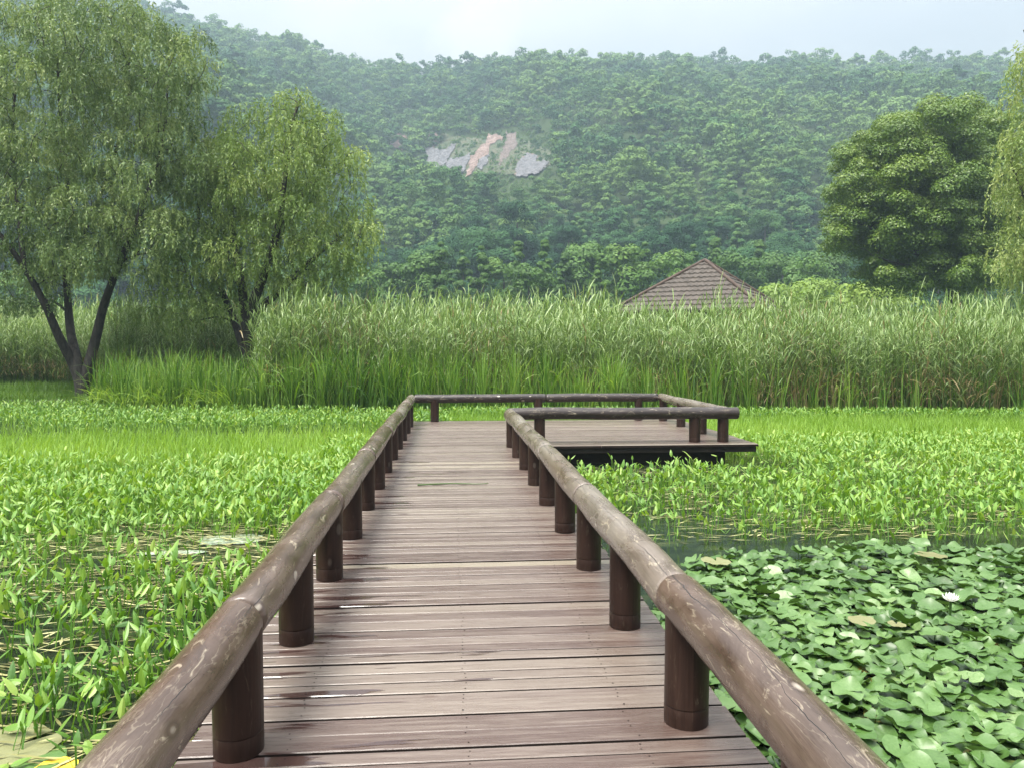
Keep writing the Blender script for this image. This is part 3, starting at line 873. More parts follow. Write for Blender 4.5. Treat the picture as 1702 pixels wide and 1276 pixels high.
# -- second willow, behind, among the reeds
DW2 = 26.5
b1 = P(410, 640, DW2); b1[2] = -0.15
pp = lambda x, y, dz=0.0: P(x, y, DW2 + dz)
stems2 = [
    ([b1, pp(410, 590), pp(408, 530), pp(398, 450), pp(385, 380, .4), pp(388, 310, .6), pp(392, 240, .5)], 0.24, 0.03),
    ([b1, pp(412, 590), pp(416, 520), pp(438, 460, -.3), pp(462, 380, -.5), pp(474, 290, -.6), pp(488, 200, -.5), pp(500, 165, -.3)], 0.24, 0.03),
    ([b1, pp(414, 580), pp(430, 520), pp(470, 480, .2), pp(510, 440, .4), pp(545, 410, .5), pp(580, 385, .4)], 0.20, 0.03),
    ([b1, pp(404, 580), pp(380, 510, .6), pp(350, 440, 1), pp(330, 350, 1.2), pp(345, 250, 1)], 0.18, 0.03),
    ([pp(462, 380, -.5), pp(500, 330, -.2), pp(540, 290, 0), pp(575, 265, 0)], 0.06, 0.02),
]
ells2 = [(490, 200, 55, 50), (460, 260, 90, 80), (540, 270, 58, 55, 1.2), (400, 290, 90, 90), (480, 350, 100, 70), (590, 375, 42, 42, 1.6), (330, 400, 65, 100, 1.0), (410, 410, 90, 80, 0.8), (530, 410, 75, 50, 0.9), (290, 490, 60, 60, 0.9), (365, 485, 60, 40, 0.8), (390, 215, 34, 28, 0.8), (360, 260, 45, 50, 0.7), (520, 465, 60, 22, 0.4)]
c2 = thin(crown_samples(ells2, 1300, DW2, 2.0), 0.60)
tree_from("willow_tree", b1, stems2, c2, M['bark_dark'], M['willow_light'],
          "smaller yellow-green willow with thin dark limbs rising from the reeds",
          lambda g_: print("willow2", len(c2), willow_foliage(c2, g_, 20, (0.25, 0.9), (0.125, 0.036), 0.065, 0.40, 0.46)))

# -- willow entering at the right edge
DW3 = 25.0
b3 = P(1760, 640, DW3); b3[2] = -0.2
pp = lambda x, y, dz=0.0: P(x, y, DW3 + dz)
stems3 = [
    ([b3, pp(1758, 560), pp(1750, 450), pp(1745, 330, .4), pp(1740, 200, .5), pp(1725, 110, .3), pp(1702, 50, .2)], 0.24, 0.03),
    ([pp(1752, 450), pp(1725, 380, -.3), pp(1695, 310, -.5), pp(1680, 270, -.6)], 0.08, 0.012),
    ([b3, pp(1765, 560), pp(1790, 430), pp(1820, 300), pp(1830, 180)], 0.2, 0.03),
]
ells3 = [(1720, 180, 42, 95), (1715, 300, 50, 60), (1725, 380, 55, 70), (1740, 250, 60, 140), (1800, 250, 90, 170), (1705, 440, 40, 40, 0.9), (1780, 430, 80, 60), (1705, 90, 20, 30, 0.8)]
c3 = thin(crown_samples(ells3, 700, DW3, 2.2), 0.46)
tree_from("willow_tree", b3, stems3, c3, M['bark'], M['willow_light'],
          "pale willow cut off by the picture's right edge beside the big tree",
          lambda g_: print("willow3", len(c3), willow_foliage(c3, g_, 16, (0.3, 1.1), (0.115, 0.034), 0.07, 0.34, 0.66)))

# -- big round broadleaf
DC = 56.0
b4 = P(1590, 600, DC); b4[2] = gz(b4) - 0.1
pp = lambda x, y, dz=0.0: P(x, y, DC + dz)
stems4 = [
    ([b4, pp(1588, 540), pp(1585, 480), pp(1570, 420), pp(1550, 350), pp(1530, 280, -.5), pp(1520, 230, -.5)], 0.55, 0.08),
    ([pp(1586, 500), pp(1560, 455, -1), pp(1530, 425, -1.5), pp(1490, 395, -2), pp(1440, 375, -2), pp(1400, 360, -2)], 0.30, 0.06),
    ([pp(1586, 490), pp(1610, 420, .5), pp(1630, 330, 1), pp(1640, 250, 1)], 0.35, 0.07),
    ([pp(1575, 440), pp(1540, 435, -2.2), pp(1500, 440, -3), pp(1450, 425, -3)], 0.16, 0.04),
]
ells4 = [(1440, 300, 55, 60), (1500, 240, 65, 50), (1590, 225, 75, 50), (1560, 310, 110, 80), (1420, 375, 55, 40), (1470, 400, 60, 40), (1630, 330, 65, 110), (1600, 420, 70, 45), (1400, 420, 30, 22, 0.7), (1475, 440, 50, 22, 0.8), (1620, 445, 45, 30), (1650, 250, 40, 60), (1560, 370, 120, 70), (1490, 320, 80, 70), (1600, 455, 95, 30, 1.6), (1500, 458, 70, 20, 1.4), (1560, 470, 80, 16, 1.5), (1405, 345, 38, 50), (1440, 250, 35, 30, 0.6)]
c4 = thin(crown_samples(ells4, 1300, DC, 6.5), 0.98)
def camphor_foliage(g_):
    n_ = 0
    for c in c4:
        cr = rng.uniform(0.6, 1.25); n = int(900 * (cr / 1.0) ** 2)
        d = rand_unit(n); d[:, 2] = np.where(rng.random(n) < 0.75, np.abs(d[:, 2]), d[:, 2])
        ps = c + d * (cr * (0.5 + 0.55 * rng.random(n) ** 0.6))[:, None] * np.array([1, 1, 0.92])
        nr = norm(d + 0.33 * rng.normal(size=(n, 3)) + np.array([0, 0, 0.25]))
        td = norm(np.cross(nr, rand_unit(n))); sd = np.cross(nr, td)
        L = rng.uniform(0.10, 0.21, n)
        V, Q = kites(ps, td, sd, L, L * 0.62, 0.5)
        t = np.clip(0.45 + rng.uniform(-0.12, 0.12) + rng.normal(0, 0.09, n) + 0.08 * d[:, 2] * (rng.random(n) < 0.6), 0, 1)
        g_.add(V, Q, np.repeat(t, 4)); n_ += n
    print("camphor", len(c4), n_)
tree_from("broadleaf_tree", b4, stems4, c4, M['bark_dark'], M['camphor'],
          "big round dark-green tree standing behind the reeds at right", camphor_foliage)

# ------------------------------------------------------------------ pavilion
def pavilion():
    c = P(1170, 560, 42.0); g0 = gz(c)
    root = empty("pavilion", (c[0], c[1], g0))
    tag(root, "wooden pavilion with brown tiled pyramid roof showing above the reeds", "pavilion")
    # a corner of the square points gamma off the line of sight
    los = math.atan2(c[1], c[0])
    gam = R(29.6)
    half = 3.85
    a_corner = los + PI + gam          # towards the camera, turned to the right
    root.rotation_euler = (0, 0, a_corner - PI / 4)
    ez, az = 3.42 - g0, 6.25 - g0
    NR = 11
    g_ = Geo()
    for face in range(4):
        ca, sa = math.cos(face * PI / 2), math.sin(face * PI / 2)
        def tr_(p): return np.stack([p[:, 0] * ca - p[:, 1] * sa, p[:, 0] * sa + p[:, 1] * ca, p[:, 2]], 1)
        for k in range(NR):
            t0, t1 = k / NR, (k + 1.12) / NR; t1 = min(t1, 1.0)
            rows_ = []
            for (t, lift) in ((t0, 0.075), (t0, 0.0), (t1, 0.0)):
                hw = half * (1 - t) - (0.0 if t < 1 else 0)
                xs_ = np.linspace(-hw, hw, 61)
                ph = xs_ / 0.30
                rip = 0.022 * np.sin(2 * PI * ph)
                if lift: z = ez + (az - ez) * t + lift + rip
                elif t == t0: z = ez + (az - ez) * t - 0.02 + 0 * rip
                else: z = ez + (az - ez) * t + 0.012 + rip * 0.6
                yy = -half * (1 - t) - (0.05 if lift or t == t0 else 0)
                rows_.append(np.stack([xs_, np.full_like(xs_, yy), z], 1))
            # lower lip (vertical) then the tile surface
            lo, hi, up_ = rows_[1], rows_[0], rows_[2]
            V = np.concatenate([tr_(lo), tr_(hi), tr_(up_)])
            q = []
            for j in range(60):
                q.append([j, j + 1, 61 + j + 1, 61 + j]); q.append([61 + j, 61 + j + 1, 122 + j + 1, 122 + j])
            g_.add(V, np.array(q), 0.5)
    g_.build("roof", [M['tile']], root)
    rf = root.children[0]
    for k in range(4):
        a = PI / 4 + k * PI / 2
        e = np.array([math.cos(a) * half * 1.414 * 1.015, math.sin(a) * half * 1.414 * 1.015, ez + 0.06]); ap = np.array([0, 0, az + 0.07])
        pts = np.array([e + (ap - e) * t for t in np.linspace(0, 1, 22)])
        rd = 0.085 + 0.018 * np.abs(np.sin(np.linspace(0, 11 * PI, 22)))
        tv, tq = tube_path(pts, rd, 8)
        link("ridge_cap", make_mesh("ridge_cap", tv, tq, None, None, True, [M['ridge']]), rf)
    bm = bmesh.new()
    def box(x0, x1, y0, y1, z0, z1):
        vs = [bm.verts.new(p) for p in ((x0, y0, z0), (x1, y0, z0), (x1, y1, z0), (x0, y1, z0), (x0, y0, z1), (x1, y0, z1), (x1, y1, z1), (x0, y1, z1))]
        for q in ((0, 3, 2, 1), (4, 5, 6, 7), (0, 1, 5, 4), (1, 2, 6, 5), (2, 3, 7, 6), (3, 0, 4, 7)): bm.faces.new([vs[i] for i in q])
    def fin(nm):
        nonlocal bm
        me = bpy.data.meshes.new(nm); bm.to_mesh(me); bm.free(); bm = bmesh.new(); me.materials.append(M['pavwood'])
        return link(nm, me, root)
    hb = half - 0.5
    for s in (-1, 1):
        box(-hb - .3, hb + .3, s * hb - 0.09, s * hb + 0.09, ez - 0.32, ez - 0.08); fin("eave_beam")
        box(s * hb - 0.088, s * hb + 0.088, -hb + .1, hb - .1, ez - 0.30, ez - 0.09); fin("eave_beam")
    box(-half + .05, half - .05, -half + .05, half - .05, ez - 0.06, ez - 0.03); fin("soffit")
    for sx in (-1, 1):
        for sy in (-1, 1):
            tv, tq = tube_path([[sx * hb, sy * hb, 0], [sx * hb, sy * hb, 1.5], [sx * hb, sy * hb, ez - 0.31]], [0.14, 0.13, 0.13], 12)
            link("column", make_mesh("column", tv, tq, None, None, True, [M['pavwood']]), root)
    box(-hb - .4, hb + .4, -hb - .4, hb + .4, -0.1, 0.25); fin("floor_slab")
pavilion()

# ------------------------------------------------------------------ boardwalk
DECK_L, DECK_R, PLAT_R = -1.0, 1.15, 4.88
PLAT_Y0, DECK_Y1 = 11.80, 16.15
walk = empty("boardwalk", (0, 0, 0))
tag(walk, "wet reddish-brown plank boardwalk leading to a platform over the marsh", "boardwalk")

def plank(g_, x0, x1, y0, y1, z, th, t, tilt):
    bv = 0.004
    prof = [(y0, z - th), (y0, z - bv), (y0 + bv, z), (y1 - bv, z + tilt), (y1, z - bv + tilt), (y1, z - th)]
    n = len(prof)
    xs_ = np.array([x0, x0 + 0.004, x1 - 0.004, x1])
    V = []
    for i, x in enumerate(xs_):
        s = 0.0025 if i in (0, 3) else 0
        for (y, zz) in prof: V.append((x, y, zz - (s if zz > z - th * 0.5 else 0)))
    Q = []
    for i in range(3):
        for j in range(n):
            k = (j + 1) % n
            Q.append([i * n + j, i * n + k, (i + 1) * n + k, (i + 1) * n + j])
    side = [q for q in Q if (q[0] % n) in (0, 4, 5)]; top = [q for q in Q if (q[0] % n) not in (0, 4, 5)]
    for b in (0, 3 * n):
        top.append([b, b + 1, b + 4, b + 5]); top.append([b + 1, b + 2, b + 3, b + 4])
    g_.add(V, np.array(top), t, 0)
    g_.Q.append(np.array(side) + g_.n - len(V)); g_.M.append(np.full(len(side), 1, int))  # sides and undersides carry the painted gap shade

pl = Geo(); y = -4.0; rowi = 0; tv_ = 0.5
plr = random.Random(11)
while y < DECK_Y1 - 0.05:
    wd = plr.uniform(0.078, 0.126)
    y1 = min(y + wd, DECK_Y1)
    if y < PLAT_Y0 < y1 + 0.03: y1 = PLAT_Y0 - 0.006
    gap = plr.choice((0.008, 0.010, 0.013, 0.017))
    t = min(1, max(0, plr.gauss(0.5, 0.3)))
    dz = plr.gauss(0, 0.0018); tilt = plr.gauss(0, 0.0015)
    jx = plr.uniform(-0.012, 0.012)
    if y < PLAT_Y0 - 0.02:
        plank(pl, DECK_L + jx, DECK_R + jx * 0.7, y, y1, dz, 0.04, t, tilt)
    else:
        cut = (1.42, 2.35, 3.2)[rowi % 3] + plr.uniform(-.02, .02)
        plank(pl, DECK_L + jx, cut - 0.002, y, y1, dz, 0.04, t, tilt)
        plank(pl, cut + 0.002, PLAT_R + jx, y, y1, dz * 0.5, 0.04, min(1, max(0, t + plr.gauss(0, .15))), tilt)
    for jx_ in (-0.62, 0.06, 0.72) if y < PLAT_Y0 - 0.02 else (-0.62, 0.72, 1.9, 2.9, 4.3):
        for yy in (y + 0.022, y1 - 0.022):
            nx_, r_ = jx_ + plr.uniform(-.012, .012), plr.uniform(0.003, 0.0046)
            th = np.linspace(0, 2 * PI, 7)[:6]
            c6 = np.stack([nx_ + r_ * np.cos(th), yy + r_ * np.sin(th), np.full(6, dz + tilt + 0.0016)], 1)
            pl.add(c6, np.array([[0, 1, 2, 3], [0, 3, 4, 5]]), 0.5, 1)
    y = y1 + gap; rowi += 1
pl.build("deck", [M['deck'], M['seam_shade_nail']], walk)

def bx(x0, x1, y0, y1, z0, z1, bv=0.006):
    bm = bmesh.new()
    vs = [bm.verts.new(p) for p in ((x0, y0, z0), (x1, y0, z0), (x1, y1, z0), (x0, y1, z0), (x0, y0, z1), (x1, y0, z1), (x1, y1, z1), (x0, y1, z1))]
    for q in ((0, 3, 2, 1), (4, 5, 6, 7), (0, 1, 5, 4), (1, 2, 6, 5), (2, 3, 7, 6), (3, 0, 4, 7)): bm.faces.new([vs[i] for i in q])
    bmesh.ops.bevel(bm, geom=list(bm.edges), offset=bv, segments=2, affect='EDGES')
    me = bpy.data.meshes.new("box"); bm.to_mesh(me); bm.free()
    return me
def part_box(nm, mat, *a):
    me = bx(*a); me.name = nm; me.materials.append(mat)
    return link(nm, me, walk)
Z1 = -0.046
part_box("edge_board", M['timber'], DECK_L + .02, DECK_L + .06, -4, 16.1, -0.16, Z1)
part_box("edge_board", M['timber'], DECK_R - .06, DECK_R - .02, -4, 11.86, -0.16, Z1)
part_box("edge_board", M['timber'], DECK_R - .015, PLAT_R - .02, 11.84, 11.88, -0.13, Z1)
part_box("edge_board", M['timber'], PLAT_R - .065, PLAT_R - .025, 11.89, 16.1, -0.13, Z1)
part_box("edge_board", M['timber'], DECK_L + .07, PLAT_R - .07, 16.07, 16.11, -0.16, Z1)
for x in (-0.62, 0.72):
    part_box("beam", M['timber'], x - .07, x + .07, -4, 16.0, -0.30, -0.162)
part_box("beam", M['timber'], 1.2, 4.45, 12.10, 12.28, -0.42, -0.132)
part_box("beam", M['timber'], 1.2, 4.45, 13.9, 14.08, -0.42, -0.132)
part_box("beam", M['timber'], 4.27, 4.43, 12.3, 15.9, -0.40, -0.134)
for (px_, py_) in [(x, y) for x in (-0.62, 0.72) for y in np.arange(0.9, 16, 2.4)] + [(1.5, 12.19), (2.9, 12.19), (4.2, 12.19), (4.2, 15.5), (2.9, 15.5)]:
    tv, tq = tube_path([[px_, py_, -0.9], [px_, py_, -0.5], [px_, py_, -0.29]], [0.1, 0.1, 0.1], 12)
    link("pile", make_mesh("pile", tv, tq, None, np.zeros((len(tv), 2)), True, [M['timber']]), walk)

# ------------------------------------------------------------------ log railing
rail_root = empty("log_railing", (0, 0, 0))
tag(rail_root, "low brown log railing on short round posts along the boardwalk and platform", "railing")
RAIL_Z = 0.475
def log(name, p0, p1, rad, mat, parent, seed, ring=0.045, sides=28, rough=0.05, wander=0.018, cap0=True, cap1=True, taper=0.0, groove=None):
    p0, p1 = np.asarray(p0, float), np.asarray(p1, float)
    L = np.linalg.norm(p1 - p0); t_ = (p1 - p0) / L
    ref = np.array([0, 0, 1.0]) if abs(t_[2]) < 0.9 else np.array([0, 1.0, 0])
    a = np.cross(t_, ref); a /= np.linalg.norm(a)          # sideways
    b = np.cross(a, t_)                                     # up
    us = list(np.arange(0, L, ring)) + [L]
    rows, uvs, radf = [], [], []
    prof = [(uu, 1.0) for uu in us]
    if cap0: prof = [(0.0, 0.0), (0.0, 0.55), (0.003, 0.86), (0.012, 0.965)] + [(max(q[0], 0.026), q[1]) for q in prof[:1]] + prof[1:]
    if cap1: prof = prof[:-1] + [(L - 0.026, 1.0), (L - 0.012, 0.965), (L - 0.003, 0.86), (L, 0.55), (L, 0.0)]
    if groove:
        prof = sorted(prof + [(groove - .004, 1.0), (groove, 0.982), (groove + .004, 0.982), (groove + .008, 1.0)], key=lambda q: q[0]) if not (cap0 or cap1) else prof
    for uu, k in prof:
        cx = wander * mnoise.noise(Vector((uu * 0.9, seed * 3.1, 0))) ; cz = wander * mnoise.noise(Vector((uu * 0.9, seed * 7.7, 5)))
        for j in range(sides + 1):
            th = -PI / 2 + 2 * PI * j / sides
            n1 = mnoise.noise(Vector((uu * 1.3 + seed * 9, math.cos(th) * 0.9, math.sin(th) * 0.9)))
            n2 = mnoise.noise(Vector((uu * 5.0 + seed * 4, math.cos(th) * 1.8, math.sin(th) * 1.8)))
            rr = rad * (1 + rough * n1 + rough * 0.45 * n2 - taper * uu / L) * k
            rows.append(p0 + t_ * uu + a * (math.cos(th) * rr + cx) + b * (math.sin(th) * rr + cz))
            uvs.append((uu, rad * (th + PI / 2)))
    n = sides + 1
    Q = []
    for i in range(len(prof) - 1):
        for j in range(sides):
            Q.append([i * n + j, i * n + j + 1, (i + 1) * n + j + 1, (i + 1) * n + j])
    me = make_mesh(name, np.array(rows), np.array(Q), None, np.array(uvs), True, [mat])
    # weld the lengthwise seam
    bm = bmesh.new(); bm.from_mesh(me); bmesh.ops.remove_doubles(bm, verts=bm.verts, dist=1e-5)
    bmesh.ops.recalc_face_normals(bm, faces=bm.faces)
    bm.to_mesh(me); bm.free()
    return link(name, me, parent)

XL, XR = -0.795, 0.945
YF, YB, XS = 12.10, 16.0, 4.46
sd = 1.0
# left run, in lengths butted over posts
cuts = [-3.5, 0.78, 2.93, 5.10, 7.30, 9.50, 11.7, 13.9, 16.02]
for a_, b_ in zip(cuts[:-1], cuts[1:]):
    sd += 1
    log("rail", (XL, a_, RAIL_Z), (XL, b_ - 0.004, RAIL_Z), 0.094 + random.uniform(-.003, .003), M['rail'] if b_ < 12 else M['rail_grey'], rail_root, sd, cap0=True, cap1=True, sides=32)
cuts = [-3.5, 0.95, 3.10, 5.27, 7.5, 9.7, 12.10]
for a_, b_ in zip(cuts[:-1], cuts[1:]):
    sd += 1
    log("rail", (XR, a_, RAIL_Z), (XR, b_ - 0.004, RAIL_Z), 0.096 + random.uniform(-.003, .003), M['rail_grey'] if a_ > 3 else M['rail'], rail_root, sd, sides=32)
# front of the platform, its right side, and the far side
sd += 1; log("rail", (XR - 0.05, YF + 0.02, RAIL_Z), (XS + 0.20, YF + 0.02, RAIL_Z), 0.097, M['rail_dark'], rail_root, sd)
sd += 1; log("rail", (XS + .01, YF + 0.09, RAIL_Z), (XS + .01, YB + .03, RAIL_Z), 0.090, M['rail_grey'], rail_root, sd)
sd += 1; log("rail", (XL + 0.06, YB + .01, RAIL_Z), (2.0, YB + .01, RAIL_Z), 0.088, M['rail_dark'], rail_root, sd)
sd += 1; log("rail", (2.004, YB + .01, RAIL_Z), (XS - 0.06, YB + .01, RAIL_Z), 0.088, M['rail_dark'], rail_root, sd)
def post(x, y, rad=0.088):
    global sd
    sd += 1
    log("post", (x, y, 0.003), (x, y, RAIL_Z - 0.012), rad * random.uniform(0.96, 1.04), M['post'], rail_root, sd, ring=0.04, sides=24, rough=0.025, wander=0.002, cap0=False, cap1=False, groove=0.075)
for k in range(-3, 12): post(XL + .002, 2.885 + 1.09 * k)
for k in range(-3, 9): post(XR - .002, 2.97 + 1.09 * k)
for x in (1.42, 3.95, 4.42): post(x, YF + 0.04, 0.088)
for y_ in (13.3, 14.55, 15.8): post(XS, y_, 0.085)
for x in (-0.32, 1.84, 3.98): post(x, YB, 0.085)
print("railing parts", len(rail_root.children))

# a wet reed stem lying across the boards
stp = spline([[-0.36, 8.45, 0.012], [0.0, 8.50, 0.014], [0.30, 8.46, 0.012], [0.42, 8.50, 0.012]], 14)
tv, tq = tube_path(stp, np.linspace(0.010, 0.004, 14), 6)
st = link("reed_stem", make_mesh("reed_stem", tv, tq, np.full(len(tv), 0.35), None, True, [M['reed']]))
tag(st, "thin green reed stem lying across the wet boards", "stem")

# ------------------------------------------------------------------ reeds and sedge
lance = lambda t: (math.sin(PI * min(1, 0.12 + 0.88 * t)) ** 0.6 if t < 0.98 else 0.03)
def reed_variant():
    Vs, Qs, Ts, off = [], [], [], 0
    H = rng.uniform(0.86, 1.1) * 3.3
    lean = rng.uniform(-0.06, 0.1)
    V, Q, k = blades(np.zeros((1, 3)), np.array([0.0]), np.array([H]), np.array([0.022]), np.array([lean]), np.array([0.12]), 5, lambda t: 1 - 0.75 * t)
    Vs.append(V); Qs.append(Q); Ts.append(np.full(len(V), 0.42)); off += len(V)
    V, Q, k = blades(np.zeros((1, 3)), np.array([0.0]), np.array([H]), np.array([0.022]), np.array([lean]), np.array([0.12]), 5, lambda t: 1 - 0.75 * t, roll=np.array([PI / 2]))
    Vs.append(V); Qs.append(Q + off); Ts.append(np.full(len(V), 0.42)); off += len(V)
    n = 13
    hz = np.linspace(0.22, 0.99, n) + rng.uniform(-.02, .02, n)
    a_ = lean + 0.06 * hz
    p0 = np.stack([np.sin(a_) * hz * H, np.zeros(n), np.cos(a_) * hz * H], 1)
    az = np.where(np.arange(n) % 2 == 0, 0.0, PI) + rng.uniform(-0.9, 0.9, n) + rng.uniform(0, 2 * PI)
    L = rng.uniform(0.34, 0.62, n) * np.where(hz > 0.9, 0.8, 1)
    a0 = np.where(hz > 0.9, rng.uniform(R(5), R(22), n), rng.uniform(R(14), R(44), n))
    bend = np.where(hz > 0.9, rng.uniform(R(10), R(70), n), rng.uniform(R(15), R(95), n))
    V, Q, k = blades(p0, az, L, rng.uniform(0.023, 0.037, n), a0, bend, 4, lance, roll=rng.uniform(-0.6, 0.6, n))
    t = rng.uniform(0.28, 1.0, n) + 0.12 * (hz - 0.5)
    t = np.where((hz < 0.42) & (rng.random(n) < 0.6), rng.uniform(0.0, 0.14, n), t)
    Vs.append(V); Qs.append(Q + off); Ts.append(np.repeat(t, k))
    return np.concatenate(Vs), np.concatenate(Qs), np.concatenate(Ts)

def front_y(X):
    return np.interp(X, [-30, -16, -13.2, -9.5, -2, 5, 15, 30], [31.5, 31.5, 31.0, 23.2, 21.7, 20.7, 19.5, 18.0])

reed_vars = [reed_variant() for _ in range(22)]
n = 19500
RX = rng.uniform(-27, 27, n)
fy = front_y(RX)
gapz = np.interp(RX, [-13, -9, 6, 9, 30], [0.0, 1.2, 0.6, 0.2, 0.0]) + 0.8 * vnoise(RX, RX * 0.3, 0.8, 61.0)
RY = fy + gapz + 9.0 * rng.random(n) ** 1.35
RZ = np.maximum(ground_z(RX, RY), WATER_Z - 0.1)
base_h = np.interp(RX, [-30, -9, 0, 6, 15, 30], [0.97, 0.95, 0.95, 0.94, 0.90, 0.90])
patch_h = vnoise(RX, RY, 0.35, 2.0) * 0.15 + vnoise(RX, RY, 1.3, 12.0) * 0.12
RS = base_h * (1 + patch_h) * rng.uniform(0.72, 1.08, n) * np.clip(0.86 + 0.05 * (RY - fy), 0.8, 1.05)
RT = vnoise(RX, RY, 0.5, 9.0) * 0.28 + rng.normal(0, 0.10, n)
lean = rng.normal(0, 0.05, (n, 2)) + np.array([0.02, 0])
# willow trunks keep a little room
keep = np.hypot(RX - b0[0], RY - b0[1]) > 1.0
keep &= np.hypot(RX - b1[0], RY - b1[1]) > 0.5
_rpx, _, _ = project(np.stack([RX, RY, RZ], 1))
keep &= ~((_rpx > 140) & (_rpx < 425) & (RY < 28.0))
# the pavilion's ground is clear
Vv, Qq, Tt = scatter_merge(reed_vars, np.stack([RX, RY, RZ], 1)[keep], rng.uniform(0, 2 * PI, keep.sum()), RS[keep], RT[keep], lean[keep])
Tt = np.where(Tt < 0.15, Tt, np.clip(Tt, 0.2, 1))
rd = Geo(); rd.add(Vv, Qq, Tt)
# dry dead culms low in the right-hand stand
m_ = 3600
DX = np.where(rng.random(m_) < 0.72, rng.uniform(6.0, 27, m_), rng.uniform(-9, 8, m_))
DY = front_y(DX) + np.interp(DX, [-9, 6, 9], [1.7, 1.2, 0.1]) + 1.8 * rng.random(m_) ** 1.3
V, Q, k = blades(np.stack([DX, DY, np.full(m_, WATER_Z - .05)], 1), rng.uniform(0, 2 * PI, m_), rng.uniform(0.5, 1.7, m_), rng.uniform(0.012, 0.028, m_), rng.uniform(0, 0.22, m_), rng.uniform(0, 0.5, m_), 4, lambda t: 1 - 0.8 * t, roll=rng.uniform(-1, 1, m_))
rd.add(V, Q, np.repeat(np.where(rng.random(m_) < 0.6, rng.uniform(0.0, 0.14, m_), rng.uniform(0.25, 0.5, m_)), k))
ro = rd.build("reeds", [M['reed']])
tag(ro, "tall reed bed with grey-green arching leaves across the marsh", "reeds", kind="stuff")
print("reeds quads", len(ro.data.polygons))

# sword-leaved sedge in front of the reeds, left and middle
n = 19000
SX = rng.uniform(-10.8, 17.0, n)
SX = SX[(SX < 4.5) | (rng.random(n) < np.interp(SX, [4.5, 8.5, 17], [0.9, 0.28, 0.2]))]; n = len(SX)
# clumps
SX = SX + 0.16 * np.sin(SX * 7.0 + 3) ; SY = front_y(np.maximum(SX, -9.8)) + np.interp(SX, [-13, -9.8], [1.0, 0]) + 2.3 * rng.random(n) ** 1.2 - 0.1
hh = (1 + 0.34 * vnoise(SX, SY, 0.9, 31.0) + 0.2 * vnoise(SX, SY, 3.0, 35.0)) * np.interp(SX, [-13, -8, 0, 8], [0.85, 0.95, 1.0, 0.9])
V, Q, k = blades(np.stack([SX, SY, np.full(n, WATER_Z - .05)], 1), rng.uniform(0, 2 * PI, n), rng.uniform(0.6, 2.1, n) * hh, rng.uniform(0.018, 0.040, n), rng.uniform(0.0, 0.22, n), rng.uniform(0.05, 0.9, n) * (rng.random(n) < 0.75) + (rng.random(n) < 0.12) * 1.4, 6, lambda t: (1 - 0.85 * t ** 2.2) * (0.7 + 0.3 * min(1, t * 4)), power=2.0, roll=rng.uniform(-.9, .9, n))
sg = Geo()
t = np.clip(0.52 + vnoise(SX, SY, 0.6, 40.0) * 0.35 + rng.normal(0, 0.22, n), 0.14, 1)
t = np.where(rng.random(n) < 0.03, rng.uniform(0, 0.08, n), t)
sg.add(V, Q, np.repeat(t, k))
# arching skirts at the left end by the trunk
n2 = 420
AX = rng.uniform(-10.9, -6.0, n2); AY = front_y(np.maximum(AX, -9.8)) + np.interp(AX, [-13, -9.8], [1.0, 0]) + rng.uniform(-0.5, 0.9, n2)
V, Q, k = blades(np.stack([AX, AY, np.full(n2, WATER_Z)], 1), rng.uniform(PI * 1.1, PI * 1.9, n2), rng.uniform(0.7, 1.3, n2), rng.uniform(0.018, 0.034, n2), rng.uniform(0.15, 0.5, n2), rng.uniform(0.9, 2.0, n2), 7, lambda t: 1 - 0.85 * t ** 2, roll=rng.uniform(-.5, .5, n2))
sg.add(V, Q, np.repeat(np.clip(rng.normal(0.72, 0.2, n2), 0.14, 1), k))
so_ = sg.build("sedge_grass", [M['sedge']])
tag(so_, "bright green sword-leaved sedge growing in front of the reeds", "grass", kind="stuff")

# mown grass on the left bank round the willow
n = 26000
BX = rng.uniform(-22, -8.8, n); BY = rng.uniform(24.9, 32, n)
ok = (BX < -11.5) | (BY > 25.4)
BX, BY = BX[ok], BY[ok]; n = len(BX)
V, Q, k = blades(np.stack([BX, BY, ground_z(BX, BY) - 0.02], 1), rng.uniform(0, 2 * PI, n), rng.uniform(0.10, 0.32, n) * (1 + 0.8 * (BY > 28.5)), np.full(n, 0.022), rng.uniform(0, 0.4, n), rng.uniform(0.1, 1.2, n), 3, lambda t: 1 - 0.9 * t)
bg = Geo(); bg.add(V, Q, np.repeat(np.clip(0.45 + 0.3 * vnoise(BX, BY, 0.7, 3.0) + rng.normal(0, .15, n), 0, 1), k))
tag(bg.build("bank_grass", [M['bankgrass']]), "short green grass on the bank under the large willow", "grass", kind="stuff")

